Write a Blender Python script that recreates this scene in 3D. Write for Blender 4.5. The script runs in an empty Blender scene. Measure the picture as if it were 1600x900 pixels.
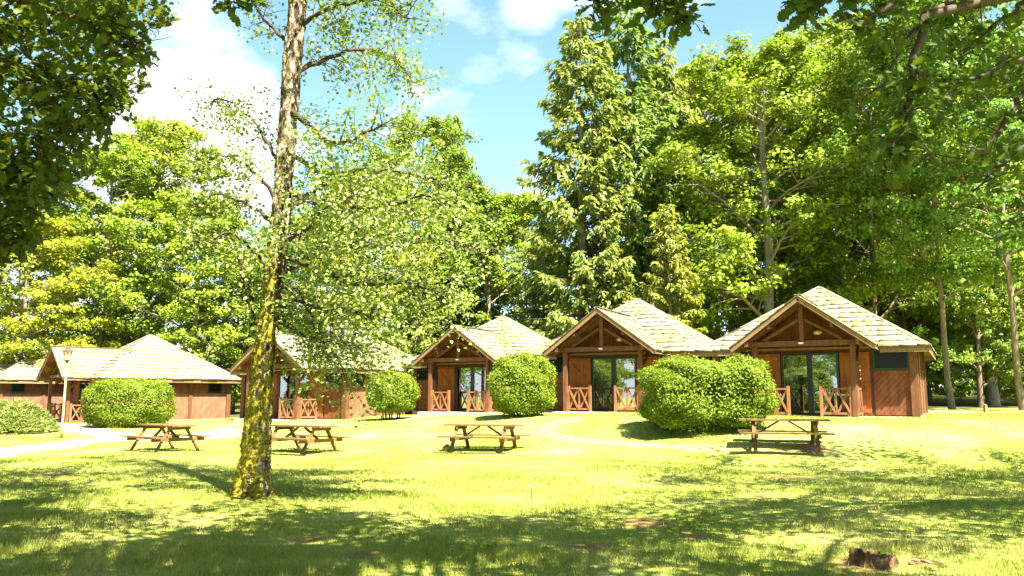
import bpy, math, random
import numpy as np
from mathutils import Vector, Matrix
R = math.radians
C = bpy.context.scene.collection
scene = bpy.context.scene

# ------------------------------------------------------------------ camera, light, exposure
F = 1256.0                       # focal length in photo pixels (1600 wide)
PITCH = math.atan((618 - 450) / F)
CAMZ = 1.6
cam_d = bpy.data.cameras.new('camera'); cam = bpy.data.objects.new('camera', cam_d); C.objects.link(cam)
cam_d.sensor_width = 36.0; cam_d.lens = F / 1600 * 36.0
cam_d.clip_start = 0.05; cam_d.clip_end = 3000
cam.location = (0, 0, CAMZ); cam.rotation_euler = (math.pi / 2 + PITCH, 0, 0)
scene.camera = cam

SUN_AZ, SUN_EL = R(36), R(58)    # azimuth: from "behind the camera" towards +x
SUN = Vector((math.sin(SUN_AZ) * math.cos(SUN_EL), -math.cos(SUN_AZ) * math.cos(SUN_EL), math.sin(SUN_EL)))
sun_d = bpy.data.lights.new('sun', 'SUN'); sun = bpy.data.objects.new('sun', sun_d); C.objects.link(sun)
sun_d.energy = 5.0; sun_d.angle = R(0.53); sun_d.color = (1.0, 0.94, 0.80)
sun.rotation_euler = SUN.to_track_quat('Z', 'Y').to_euler(); sun.location = (10, -20, 40)

scene.view_settings.view_transform = 'Standard'; scene.view_settings.look = 'None'
scene.view_settings.exposure = 2.75; scene.view_settings.gamma = 1.0
scene.view_settings.use_curve_mapping = False
scene.render.engine = 'CYCLES'
scene.cycles.max_bounces = 8; scene.cycles.transparent_max_bounces = 8
scene.cycles.diffuse_bounces = 2; scene.cycles.glossy_bounces = 3; scene.cycles.transmission_bounces = 4

world = bpy.data.worlds.new('World'); scene.world = world; world.use_nodes = True
wt = world.node_tree; wn = wt.nodes; wl = wt.links
bgn = wn['Background']; bgn.inputs['Strength'].default_value = 0.05
sky = wn.new('ShaderNodeTexSky'); sky.sky_type = 'NISHITA'; sky.sun_disc = False
sky.sun_elevation = SUN_EL; sky.sun_rotation = math.atan2(SUN.x, SUN.y)
sky.air_density = 1.0; sky.dust_density = 0.6; sky.ozone_density = 1.0
tc = wn.new('ShaderNodeTexCoord')
mp = wn.new('ShaderNodeMapping'); mp.inputs['Scale'].default_value = (1.0, 1.0, 2.1); mp.inputs['Location'].default_value = (0.33, 0.1, 0.62)
wl.new(tc.outputs['Generated'], mp.inputs['Vector'])
n1 = wn.new('ShaderNodeTexNoise'); n1.inputs['Scale'].default_value = 3.4; n1.inputs['Detail'].default_value = 9; n1.inputs['Roughness'].default_value = 0.58
wl.new(mp.outputs['Vector'], n1.inputs['Vector'])
def wmath(op, a, b=None, c=None):
    k = wn.new('ShaderNodeMath'); k.operation = op
    for i, v in enumerate((a, b, c)):
        if v is None: continue
        if isinstance(v, (int, float)): k.inputs[i].default_value = v
        else: wl.new(v, k.inputs[i])
    return k.outputs[0]
def skydir(az, el): return (math.sin(R(az)) * math.cos(R(el)), math.cos(R(az)) * math.cos(R(el)), math.sin(R(el)))
sepw = wn.new('ShaderNodeSeparateXYZ'); wl.new(tc.outputs['Generated'], sepw.inputs[0])
acc = wmath('MULTIPLY_ADD', wmath('MAXIMUM', wmath('SUBTRACT', 0.27, sepw.outputs['Z']), 0), 1.3, 0.0)     # cloud bank low over the horizon
for az, el, rad, amp in [(-24, 21.5, 7, .34), (-19.0, 18.5, 6.0, .38), (-27, 16, 7, .36), (-21, 14, 5, .3), (-8.5, 18.5, 2.2, .12), (-7.5, 22, 1.6, .10), (17, 28, 5, .42), (12, 28.5, 4, .40), (7.5, 28.5, 4, .36), (2.0, 28.0, 3.2, .34), (-5, 28.4, 2.6, .22), (2, 15, 2.5, .22),
                         (75, 30, 12, .22), (165, 35, 13, .22), (-120, 26, 13, .22), (-60, 30, 8, .22)]:
    dp = wn.new('ShaderNodeVectorMath'); dp.operation = 'DISTANCE'; wl.new(tc.outputs['Generated'], dp.inputs[0]); dp.inputs[1].default_value = skydir(az, el)
    acc = wmath('MULTIPLY_ADD', wmath('MAXIMUM', wmath('SUBTRACT', 1.0, wmath('DIVIDE', dp.outputs['Value'], R(rad))), 0), amp, acc)
cf = wmath('ADD', wmath('MULTIPLY_ADD', wmath('SUBTRACT', n1.outputs['Fac'], .5), .95, -.075), acc)
rp = wn.new('ShaderNodeValToRGB'); rp.color_ramp.elements[0].position = 0.02; rp.color_ramp.elements[1].position = 0.25
wl.new(cf, rp.inputs['Fac'])
mixw = wn.new('ShaderNodeMix'); mixw.data_type = 'RGBA'
wl.new(rp.outputs['Color'], mixw.inputs['Factor']); tint = wn.new('ShaderNodeMix'); tint.data_type = 'RGBA'; tint.blend_type = 'MULTIPLY'; tint.inputs['Factor'].default_value = 1; tint.inputs['B'].default_value = (1.0, 1.16, .98, 1)
wl.new(sky.outputs['Color'], tint.inputs['A']); wl.new(tint.outputs['Result'], mixw.inputs['A'])
mixw.inputs['B'].default_value = (6.0, 6.1, 6.25, 1)
wl.new(mixw.outputs['Result'], bgn.inputs['Color'])

# ------------------------------------------------------------------ pixel <-> world helpers (measuring only)
cp, sp = math.cos(PITCH), math.sin(PITCH)
def at(px, py, Y):
    dx, dy = (px - 800) / F, (450 - py) / F
    d = Vector((dx, cp - dy * sp, sp + dy * cp)); k = Y / d.y
    return Vector((d.x * k, Y, CAMZ + d.z * k))
def proj(P):
    P = np.asarray(P, float); x, y, z = P[..., 0], P[..., 1], P[..., 2] - CAMZ
    f = y * cp + z * sp; u = -y * sp + z * cp
    f = np.where(f < 0.05, 0.05, f)
    return 800 + F * x / f, 450 - F * u / f, y * cp + z * sp

# ------------------------------------------------------------------ terrain
def sstep(a, b, t):
    t = np.clip((t - a) / (b - a), 0, 1); return t * t * (3 - 2 * t)
def gz(x, y):
    x = np.asarray(x, float); y = np.asarray(y, float)
    P = np.interp(x, [-24, -9, 0, 5, 10, 40], [.2, .5, .85, .97, .92, .9])
    yl = np.interp(x, [-24, -9, -3, 3, 8, 12], [42, 36.5, 35, 28.5, 25.2, 25.0])
    ys = np.interp(x, [-24, -9, -3, 3, 6, 12, 20], [28, 25, 24, 20.5, 19, 18.5, 16])
    z = P * sstep(ys, yl, y) ** 0.8
    z = z + 0.035 * np.sin(x * .55 + 1.2) * np.sin(y * .42) + 0.02 * np.sin(x * 1.3 + y * .9)
    m = sstep(60, 150, y); z = z + 2.0 * m
    return z
def gzf(x, y): return float(gz(x, y))
def hit(px, py):
    lo, hi = 3.0, 80.0
    for Y in np.arange(3, 80, .05):
        p = at(px, py, Y)
        if p.z <= gzf(p.x, Y): return Vector((p.x, Y, gzf(p.x, Y)))
    return at(px, py, 80)

# ------------------------------------------------------------------ mesh helpers
def np_mesh(name, V, Fa, rnd=None, smooth=False):
    """V (n,3), Fa list of (m,k) int arrays"""
    me = bpy.data.meshes.new(name)
    V = np.ascontiguousarray(V, dtype=np.float32)
    if not isinstance(Fa, list): Fa = [Fa]
    Fa = [np.asarray(f, dtype=np.int32) for f in Fa if len(f)]
    loops = np.concatenate([f.ravel() for f in Fa]); tot = np.concatenate([np.full(len(f), f.shape[1], np.int32) for f in Fa])
    start = np.concatenate([[0], np.cumsum(tot)[:-1]]).astype(np.int32)
    me.vertices.add(len(V)); me.vertices.foreach_set('co', V.ravel())
    me.loops.add(len(loops)); me.loops.foreach_set('vertex_index', loops)
    me.polygons.add(len(tot)); me.polygons.foreach_set('loop_start', start)
    if smooth: me.polygons.foreach_set('use_smooth', np.ones(len(tot), bool))
    if rnd is not None:
        a = me.attributes.new('rnd', 'FLOAT', 'FACE'); a.data.foreach_set('value', np.asarray(rnd, np.float32))
    me.update(calc_edges=True); me.validate()
    return me
def link(name, me, mat=None, parent=None, loc=None):
    o = bpy.data.objects.new(name, me); C.objects.link(o)
    if mat is not None and me is not None and not me.materials: me.materials.append(mat)
    if parent is not None: o.parent = parent
    if loc is not None: o.location = loc
    return o
def empty(name, loc=(0, 0, 0), rz=0):
    o = bpy.data.objects.new(name, None); C.objects.link(o); o.location = loc; o.rotation_euler = (0, 0, rz); o.empty_display_size = .2
    return o
def tag(o, label=None, cat=None, group=None, kind=None):
    if label: o['label'] = label
    if cat: o['category'] = cat
    if group: o['group'] = group
    if kind: o['kind'] = kind
    return o
def copy_tree(o, parent=None, drop=()):
    c = o.copy(); C.objects.link(c)
    if parent is not None: c.parent = parent
    for ch in list(o.children): copy_tree(ch, c)
    return c

class MB:
    def __init__(s): s.v = []; s.f = []
    def add(s, v, f):
        n = len(s.v); s.v += [tuple(p) for p in v]; s.f += [tuple(i + n for i in q) for q in f]; return s
    def box(s, x0, x1, y0, y1, z0, z1):
        v = [(x0, y0, z0), (x1, y0, z0), (x1, y1, z0), (x0, y1, z0), (x0, y0, z1), (x1, y0, z1), (x1, y1, z1), (x0, y1, z1)]
        return s.add(v, [(3, 2, 1, 0), (4, 5, 6, 7), (0, 1, 5, 4), (1, 2, 6, 5), (2, 3, 7, 6), (3, 0, 4, 7)])
    def bar(s, p0, p1, w, h, up=(0, 0, 1)):
        p0, p1 = Vector(p0), Vector(p1); d = (p1 - p0).normalized(); u = Vector(up)
        sd = d.cross(u)
        if sd.length < 1e-4: sd = d.cross(Vector((1, 0, 0)))
        sd.normalize(); u = sd.cross(d).normalized(); a, b = sd * w / 2, u * h / 2
        v = [p0 - a - b, p0 + a - b, p0 + a + b, p0 - a + b, p1 - a - b, p1 + a - b, p1 + a + b, p1 - a + b]
        return s.add(v, [(0, 1, 2, 3), (7, 6, 5, 4), (0, 4, 5, 1), (1, 5, 6, 2), (2, 6, 7, 3), (3, 7, 4, 0)])
    def prism(s, poly, t):
        """poly: list of 3d points (ccw seen from +n), extruded by vector t"""
        n = len(poly); t = Vector(t); P = [Vector(p) for p in poly]
        v = P + [p + t for p in P]
        f = [tuple(reversed(range(n))), tuple(range(n, 2 * n))] + [(i, (i + 1) % n, n + (i + 1) % n, n + i) for i in range(n)]
        return s.add(v, f)
    def lathe(s, prof, n=16, o=(0, 0, 0)):
        v = []; f = []; k = len(prof)
        for i in range(n):
            a = 2 * math.pi * i / n
            for r, z in prof: v.append((o[0] + r * math.cos(a), o[1] + r * math.sin(a), o[2] + z))
        for i in range(n):
            j = (i + 1) % n
            for q in range(k - 1): f.append((i * k + q, j * k + q, j * k + q + 1, i * k + q + 1))
        return s.add(v, f)
    def mesh(s, name, smooth=False):
        me = bpy.data.meshes.new(name); me.from_pydata(s.v, [], s.f); me.update()
        if smooth: me.polygons.foreach_set('use_smooth', np.ones(len(me.polygons), bool))
        return me
    def build(s, name, mat, parent=None, smooth=False, bevel=0):
        me = s.mesh(name, smooth)
        return link(name, me, mat, parent)

def tube_np(pts, rad, n=8, closed_tip=True):
    P = np.asarray([tuple(p) for p in pts], float); k = len(P)
    T = np.gradient(P, axis=0); T /= np.linalg.norm(T, axis=1, keepdims=True) + 1e-9
    ref = np.array([1., 0, 0]) if abs(T[0][0]) < .8 else np.array([0, 1., 0])
    A = np.cross(T, ref); A /= np.linalg.norm(A, axis=1, keepdims=True) + 1e-9; B = np.cross(T, A)
    a = np.arange(n) * 2 * np.pi / n; r = np.asarray(rad, float)[:, None, None]
    V = P[:, None] + r * (np.cos(a)[None, :, None] * A[:, None] + np.sin(a)[None, :, None] * B[:, None])
    i = np.arange(k - 1)[:, None] * n; j = np.arange(n)[None]
    Fq = np.stack([i + j, i + (j + 1) % n, i + n + (j + 1) % n, i + n + j], -1).reshape(-1, 4)
    return V.reshape(-1, 3), Fq
class Acc:
    def __init__(s): s.V = []; s.F = []; s.n = 0
    def add(s, V, Fq): s.V.append(V); s.F.append(np.asarray(Fq) + s.n); s.n += len(V)
    def tube(s, pts, rad, n=6): s.add(*tube_np(pts, rad, n))
    def mesh(s, name, smooth=True): return np_mesh(name, np.concatenate(s.V), [np.concatenate(s.F)], smooth=smooth)

def unit(a): return a / (np.linalg.norm(a, axis=-1, keepdims=True) + 1e-9)
def leaf_arrays(rng, P, N, size, width=.62, T=None, fold=.12):
    m = len(P); N = unit(N)
    if T is None: T = rng.normal(size=(m, 3))
    T = unit(T - (T * N).sum(1, keepdims=True) * N); B = np.cross(N, T)
    s = np.broadcast_to(size, (m,))[:, None]
    v0 = P; v2 = P + T * s; md = P + T * s * .48
    v1 = md + B * s * width * .5 + N * s * fold; v3 = md - B * s * width * .5 + N * s * fold
    return np.stack([v0, v1, v2, v3], 1).reshape(-1, 3), np.arange(m * 4).reshape(m, 4)
def leaf_mesh(name, rng, P, N, size, width=.62, T=None, rnd=None):
    V, Fq = leaf_arrays(rng, P, N, size, width, T)
    return np_mesh(name, V, [Fq], rnd=rng.random(len(P)) if rnd is None else rnd)
OAK = np.array([(0, 0), (.07, .12), (.20, .20), (.13, .30), (.30, .42), (.19, .52), (.34, .66), (.18, .74), (.20, .90), (0, 1.0),
                (-.20, .90), (-.18, .74), (-.34, .66), (-.19, .52), (-.30, .42), (-.13, .30), (-.20, .20), (-.07, .12)])
OAKQ = [(0, 1, 17), (1, 2, 16, 17), (2, 3, 15, 16), (3, 4, 14, 15), (4, 5, 13, 14), (5, 6, 12, 13), (6, 7, 11, 12), (7, 8, 10, 11), (8, 9, 10)]
def oak_arrays(rng, P, N, size, T=None):
    m = len(P); N = unit(N)
    if T is None: T = rng.normal(size=(m, 3))
    T = unit(T - (T * N).sum(1, keepdims=True) * N); B = np.cross(N, T); s = np.broadcast_to(size, (m,))[:, None, None]
    u = OAK[:, 0][None, :, None]; w = OAK[:, 1][None, :, None]
    V = P[:, None] + s * (u * B[:, None] + w * T[:, None] + (np.abs(u) * .25 - (w - .45) ** 2 * .35) * N[:, None])
    k = np.arange(m)[:, None] * 18
    q4 = np.array([q for q in OAKQ if len(q) == 4]); q3 = np.array([q for q in OAKQ if len(q) == 3])
    F4 = (k[:, :, None] + q4[None]).reshape(-1, 4); F3 = (k[:, :, None] + q3[None]).reshape(-1, 3)
    return V.reshape(-1, 3), F4, F3

# ------------------------------------------------------------------ materials
def new_mat(name):
    m = bpy.data.materials.new(name); m.use_nodes = True; nt = m.node_tree
    return m, nt, nt.nodes['Principled BSDF'], nt.nodes['Material Output']
def noise(nt, scale, detail=4, rough=.55, coord='Object', stretch=None):
    if coord == 'World':
        g = nt.nodes.new('ShaderNodeNewGeometry'); out = g.outputs['Position']
    else:
        g = nt.nodes.new('ShaderNodeTexCoord'); out = g.outputs[coord]
    if stretch:
        mpn = nt.nodes.new('ShaderNodeMapping'); mpn.inputs['Scale'].default_value = stretch
        nt.links.new(out, mpn.inputs['Vector']); out = mpn.outputs['Vector']
    n = nt.nodes.new('ShaderNodeTexNoise'); n.inputs['Scale'].default_value = scale; n.inputs['Detail'].default_value = detail; n.inputs['Roughness'].default_value = rough
    nt.links.new(out, n.inputs['Vector']); return n.outputs['Fac']
def ramp(nt, fac, stops):
    r = nt.nodes.new('ShaderNodeValToRGB'); e = r.color_ramp.elements
    while len(e) < len(stops): e.new(.5)
    for el, (p, c) in zip(e, stops): el.position = p; el.color = (*c, 1) if len(c) == 3 else c
    nt.links.new(fac, r.inputs['Fac']); return r.outputs['Color']
def mixc(nt, fac, a, b, mode='MIX'):
    m = nt.nodes.new('ShaderNodeMix'); m.data_type = 'RGBA'; m.blend_type = mode
    for s, v in (('Factor', fac), ('A', a), ('B', b)):
        if isinstance(v, (int, float)): m.inputs[s].default_value = v
        elif isinstance(v, tuple): m.inputs[s].default_value = (*v, 1)
        else: nt.links.new(v, m.inputs[s])
    return m.outputs['Result']
def attr(nt, name):
    a = nt.nodes.new('ShaderNodeAttribute'); a.attribute_name = name; return a.outputs['Fac']
def objrand(nt):
    return nt.nodes.new('ShaderNodeObjectInfo').outputs['Random']
def bump(nt, p, h, strength=.4, dist=.02):
    b = nt.nodes.new('ShaderNodeBump'); b.inputs['Strength'].default_value = strength; b.inputs['Distance'].default_value = dist
    nt.links.new(h, b.inputs['Height']); nt.links.new(b.outputs['Normal'], p.inputs['Normal'])
def wood(name, dark, light, rough=.7, grain=(6, 6, 60), spec=.3, axis=None):
    m, nt, p, o = new_mat(name)
    f = noise(nt, 1.0, 5, .6, 'Object', (9, 9, 2.2)); f2 = noise(nt, 2.5, 3, .5, 'World')
    f3 = noise(nt, 34, 4, .6, 'Object', (1, 1, .25))
    col = ramp(nt, f, [(.3, dark), (.7, light)])
    col = mixc(nt, .35, col, ramp(nt, f3, [(.3, (.45, .45, .45)), (.75, (1, 1, 1))]), 'MULTIPLY')
    col = mixc(nt, .5, col, ramp(nt, f2, [(.3, (.6, .58, .55)), (.7, (1, 1, 1))]), 'MULTIPLY')
    r = objrand(nt); col = mixc(nt, .55, col, ramp(nt, r, [(0, (.62, .6, .58)), (1, (1.0, 1.0, 1.0))]), 'MULTIPLY')
    nt.links.new(col, p.inputs['Base Color']); p.inputs['Roughness'].default_value = rough; p.inputs['Specular IOR Level'].default_value = spec
    bump(nt, p, f3, .35, .006); return m
M = {}
M['wall'] = wood('stained_wall_board', (.14, .040, .013), (.26, .084, .029))
M['wall_sunlit'] = wood('sunlit_wall_board', (.20, .085, .042), (.33, .165, .09))  # paler copy of the wall stain, sunlight painted into the lower side boards
M['core'] = wood('dark_wall', (.07, .02, .009), (.12, .035, .015))
M['beam'] = wood('dark_beam', (.12, .045, .018), (.21, .085, .036))
M['shutter'] = wood('orange_shutter', (.27, .075, .016), (.40, .125, .028))
M['rail'] = wood('railing_wood', (.23, .095, .038), (.37, .165, .075))
M['barge'] = wood('weathered_barge', (.20, .12, .055), (.33, .22, .11), .8)
M['soffit'] = wood('soffit_wood', (.20, .09, .035), (.30, .14, .06))
M['table'] = wood('picnic_table_wood', (.14, .080, .028), (.23, .135, .048), .75)
M['post'] = wood('grey_stake', (.2, .14, .08), (.32, .24, .15), .85)
def plain(name, c, rough=.5, metal=0., spec=.5):
    m, nt, p, o = new_mat(name); f = noise(nt, 6, 4)
    col = ramp(nt, f, [(.3, tuple(x * .8 for x in c)), (.7, tuple(min(1, x * 1.12) for x in c))])
    nt.links.new(col, p.inputs['Base Color']); p.inputs['Roughness'].default_value = rough; p.inputs['Metallic'].default_value = metal
    p.inputs['Specular IOR Level'].default_value = spec; return m
M['black'] = plain('black_frame', (.012, .013, .014), .35)
M['concrete'] = plain('pale_concrete', (.42, .38, .30), .9, spec=.2)
M['white'] = plain('white_paint', (.75, .74, .70), .5)
M['curtain'] = plain('grey_curtain', (.30, .33, .36), .9, spec=.1)
M['pole'] = plain('lamp_pole', (.34, .25, .11), .6)
M['room'] = plain('room_wall', (.20, .15, .10), .9)
M['globe'] = plain('lamp_globe', (.72, .55, .45), .3)
M['stone'] = plain('brown_stone', (.20, .13, .07), .9)
m, nt, p, o = new_mat('door_glass')
gl = nt.nodes.new('ShaderNodeBsdfGlossy'); gl.inputs['Roughness'].default_value = .012; gl.inputs['Color'].default_value = (.92, .97, 1, 1)
tr = nt.nodes.new('ShaderNodeBsdfTransparent'); tr.inputs['Color'].default_value = (.78, .83, .82, 1)
lw = nt.nodes.new('ShaderNodeLayerWeight'); lw.inputs['Blend'].default_value = .35
mr = nt.nodes.new('ShaderNodeMapRange'); mr.inputs['To Min'].default_value = .22; mr.inputs['To Max'].default_value = .9
nt.links.new(lw.outputs['Fresnel'], mr.inputs['Value'])
mx = nt.nodes.new('ShaderNodeMixShader'); nt.links.new(mr.outputs['Result'], mx.inputs['Fac']); nt.links.new(tr.outputs[0], mx.inputs[1]); nt.links.new(gl.outputs[0], mx.inputs[2])
nt.links.new(mx.outputs[0], o.inputs['Surface']); M['glass'] = m

m, nt, p, o = new_mat('window_glass')
p.inputs['Base Color'].default_value = (.012, .014, .014, 1); p.inputs['Roughness'].default_value = .04; p.inputs['Specular IOR Level'].default_value = .07; M['winglass'] = m
# shakes
m, nt, p, o = new_mat('wooden_shakes')
f = noise(nt, 3.2, 4, .6, 'World'); rn = attr(nt, 'rnd')
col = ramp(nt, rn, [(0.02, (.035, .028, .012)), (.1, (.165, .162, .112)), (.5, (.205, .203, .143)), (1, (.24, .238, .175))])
col = mixc(nt, .5, col, ramp(nt, noise(nt, 22, 4, .6, 'World'), [(.3, (.55, .52, .48)), (.7, (1, 1, 1))]), 'MULTIPLY')
moss = ramp(nt, noise(nt, .55, 5, .62, 'World'), [(.48, (0, 0, 0)), (.62, (1, 1, 1))])
moss2 = ramp(nt, noise(nt, 5, 4, .7, 'World'), [(.42, (0, 0, 0)), (.60, (1, 1, 1))])
mm = mixc(nt, 1.0, moss, moss2, 'MULTIPLY')
col = mixc(nt, mm, col, (.24, .19, .03))
nt.links.new(col, p.inputs['Base Color']); p.inputs['Roughness'].default_value = .9; p.inputs['Specular IOR Level'].default_value = .2
bump(nt, p, noise(nt, 30, 4, .6, 'World'), .4, .01); M['shake'] = m

def foliage(name, c0, c1, trans, tfac=.35, objvar=.22, rough=.55):
    m, nt, p, o = new_mat(name)
    rn = attr(nt, 'rnd'); col = ramp(nt, rn, [(0, c0), (1, c1)])
    ov = ramp(nt, objrand(nt), [(0, (1 - objvar * 1.5, 1 - objvar * .7, 1 - objvar)), (.5, (1 - objvar * .3, 1, .95)), (1, (1.12, 1, 1))])
    col = mixc(nt, 1.0, col, ov, 'MULTIPLY')
    nt.links.new(col, p.inputs['Base Color']); p.inputs['Roughness'].default_value = rough; p.inputs['Specular IOR Level'].default_value = .22
    t = nt.nodes.new('ShaderNodeBsdfTranslucent')
    tcol = mixc(nt, 1.0, trans, ov, 'MULTIPLY'); nt.links.new(tcol, t.inputs['Color'])
    mx = nt.nodes.new('ShaderNodeMixShader'); mx.inputs['Fac'].default_value = tfac
    nt.links.new(p.outputs[0], mx.inputs[1]); nt.links.new(t.outputs[0], mx.inputs[2]); nt.links.new(mx.outputs[0], o.inputs['Surface'])
    return m
M['leaf_green'] = foliage('green_leaves', (.060, .115, .010), (.22, .29, .024), (.28, .41, .02), .20)
M['leaf_yellow'] = foliage('yellow_green_leaves', (.14, .19, .010), (.32, .33, .020), (.36, .44, .02), .25)
M['leaf_main'] = foliage('light_leaves', (.075, .12, .02), (.34, .39, .11), (.28, .38, .03), .2)
M['leaf_oak'] = foliage('oak_leaves', (.030, .060, .008), (.065, .10, .012), (.20, .27, .01), .22)
M['leaf_bush'] = foliage('hedge_leaves', (.10, .15, .010), (.21, .25, .014), (.26, .34, .02), .28, .1, .62)
M['leaf_juniper'] = foliage('juniper_needles', (.16, .20, .05), (.32, .34, .10), (.3, .36, .06), .25, .1)
M['needle'] = foliage('spruce_needles', (.085, .14, .04), (.26, .325, .06), (.28, .38, .05), .33)
M['needle_pale'] = foliage('pale_conifer_needles', (.18, .19, .025), (.33, .32, .05), (.32, .34, .03), .3)
def bark(name, dark, light, moss=None, mossamt=(.5, .6), sc=14):
    m, nt, p, o = new_mat(name)
    f = noise(nt, sc, 6, .65, 'World', (1, 1, .28)); f2 = noise(nt, 5, 4, .6, 'World')
    col = ramp(nt, f, [(.32, dark), (.66, light)])
    if moss:
        mk = ramp(nt, noise(nt, 3.4, 7, .72, 'World'), [(mossamt[0], (0, 0, 0)), (mossamt[1], (1, 1, 1))])
        col = mixc(nt, mk, col, moss)
    nt.links.new(col, p.inputs['Base Color']); p.inputs['Roughness'].default_value = .92; p.inputs['Specular IOR Level'].default_value = .15
    bump(nt, p, f, .9, .03); return m
M['bark'] = bark('grey_brown_bark', (.09, .065, .04), (.22, .17, .11), sc=9)
M['bark_pale'] = bark('pale_bark', (.16, .13, .09), (.34, .29, .21), sc=9)
M['bark_dark'] = bark('dark_bark', (.035, .026, .018), (.09, .07, .048), sc=10)
# main tree bark: pale grey plates, moss growing on the lower trunk
m, nt, p, o = new_mat('mossy_bark')
f = noise(nt, 11, 8, .68, 'World', (1, 1, .35)); col = ramp(nt, f, [(.40, (.018, .013, .009)), (.50, (.15, .11, .07)), (.62, (.40, .35, .27))])
g = nt.nodes.new('ShaderNodeNewGeometry'); sx = nt.nodes.new('ShaderNodeSeparateXYZ'); nt.links.new(g.outputs['Position'], sx.inputs[0])
hz = nt.nodes.new('ShaderNodeMapRange'); hz.inputs['From Min'].default_value = 2.6; hz.inputs['From Max'].default_value = 5.0; hz.inputs['To Min'].default_value = .16; hz.inputs['To Max'].default_value = -.02
nt.links.new(sx.outputs['Z'], hz.inputs['Value'])
sn = nt.nodes.new('ShaderNodeSeparateXYZ'); nt.links.new(g.outputs['Normal'], sn.inputs[0])
ml = nt.nodes.new('ShaderNodeMath'); ml.operation = 'MULTIPLY_ADD'; ml.inputs[1].default_value = -.10; nt.links.new(sn.outputs['X'], ml.inputs[0]); nt.links.new(hz.outputs['Result'], ml.inputs[2])
ad = nt.nodes.new('ShaderNodeMath'); ad.operation = 'ADD'; nt.links.new(noise(nt, 5.5, 7, .72, 'World'), ad.inputs[0]); nt.links.new(ml.outputs[0], ad.inputs[1])
mk = ramp(nt, ad.outputs[0], [(.555, (0, 0, 0)), (.625, (1, 1, 1))])
mcol = ramp(nt, noise(nt, 30, 3, .6, 'World'), [(.36, (.10, .075, .008)), (.5, (.26, .22, .02)), (.68, (.42, .38, .05))])
col = mixc(nt, mk, col, mcol)
nt.links.new(col, p.inputs['Base Color']); p.inputs['Roughness'].default_value = .95; p.inputs['Specular IOR Level'].default_value = .1
bump(nt, p, f, 1.0, .09); M['bark_main'] = m

# lawn
DIRT = [(1010, 818, .55), (1240, 747, .9), (1190, 775, .5), (920, 855, .45), (1350, 884, .5), (1440, 880, .25), (560, 868, .35), (1265, 702, .8), (480, 845, .25), (756, 707, .45), (470, 709, .45), (90, 742, .6), (240, 703, .7), (1085, 838, .3)]
DIRTW = [(hit(a, b), r) for a, b, r in DIRT]
def lawn_color(nt):
    a = noise(nt, .35, 5, .6, 'World'); b = noise(nt, 2.2, 5, .65, 'World')
    col = ramp(nt, a, [(.32, (.20, .24, .034)), (.50, (.27, .295, .058)), (.68, (.37, .36, .11))])
    col = mixc(nt, .55, col, ramp(nt, b, [(.28, (.50, .62, .50)), (.52, (1, 1, 1)), (.72, (1.25, 1.08, 1.2))]), 'MULTIPLY')
    return col
m, nt, p, o = new_mat('lawn_ground')
col = lawn_color(nt); g = nt.nodes.new('ShaderNodeNewGeometry'); fn = noise(nt, 5, 5, .7, 'World')
for (c, r) in DIRTW:
    vm = nt.nodes.new('ShaderNodeVectorMath'); vm.operation = 'DISTANCE'; nt.links.new(g.outputs['Position'], vm.inputs[0]); vm.inputs[1].default_value = c
    ma = nt.nodes.new('ShaderNodeMath'); ma.operation = 'DIVIDE'; nt.links.new(vm.outputs['Value'], ma.inputs[0]); ma.inputs[1].default_value = r
    mb_ = nt.nodes.new('ShaderNodeMath'); mb_.operation = 'ADD'; nt.links.new(ma.outputs[0], mb_.inputs[0]); nt.links.new(fn, mb_.inputs[1])
    mk = ramp(nt, mb_.outputs[0], [(.85, (.8, .8, .8)), (1.0 if True else 0, (.5, .5, .5))])
    mr = nt.nodes.new('ShaderNodeMapRange'); mr.inputs['From Min'].default_value = .9; mr.inputs['From Max'].default_value = 1.5; mr.inputs['To Min'].default_value = .85; mr.inputs['To Max'].default_value = 0
    nt.links.new(mb_.outputs[0], mr.inputs['Value'])
    col = mixc(nt, mr.outputs['Result'], col, (.21, .115, .05))
# forest floor beyond the cabins: brown litter
sx = nt.nodes.new('ShaderNodeSeparateXYZ'); nt.links.new(g.outputs['Position'], sx.inputs[0])
mr = nt.nodes.new('ShaderNodeMapRange'); mr.inputs['From Min'].default_value = 40; mr.inputs['From Max'].default_value = 46; nt.links.new(sx.outputs['Y'], mr.inputs['Value'])
col = mixc(nt, mr.outputs['Result'], col, ramp(nt, noise(nt, 1.5, 4, .6, 'World'), [(.35, (.05, .035, .015)), (.65, (.08, .09, .02))]))
nt.links.new(col, p.inputs['Base Color']); p.inputs['Roughness'].default_value = .95; p.inputs['Specular IOR Level'].default_value = .1
bump(nt, p, noise(nt, 14, 6, .75, 'World'), .8, .06); M['lawn'] = m
m, nt, p, o = new_mat('grass_blades')
col = mixc(nt, .75, lawn_color(nt), ramp(nt, attr(nt, 'rnd'), [(0, (.55, .75, .45)), (.5, (1, 1.02, .9)), (.85, (1.15, 1.12, 1.1)), (1, (1.5, 1.2, 1.3))]), 'MULTIPLY')
nt.links.new(col, p.inputs['Base Color']); p.inputs['Roughness'].default_value = .6; p.inputs['Specular IOR Level'].default_value = .2
t = nt.nodes.new('ShaderNodeBsdfTranslucent'); nt.links.new(col, t.inputs['Color']); mx = nt.nodes.new('ShaderNodeMixShader'); mx.inputs['Fac'].default_value = .4
nt.links.new(p.outputs[0], mx.inputs[1]); nt.links.new(t.outputs[0], mx.inputs[2]); nt.links.new(mx.outputs[0], o.inputs['Surface']); M['blade'] = m
m, nt, p, o = new_mat('sand_path')
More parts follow.
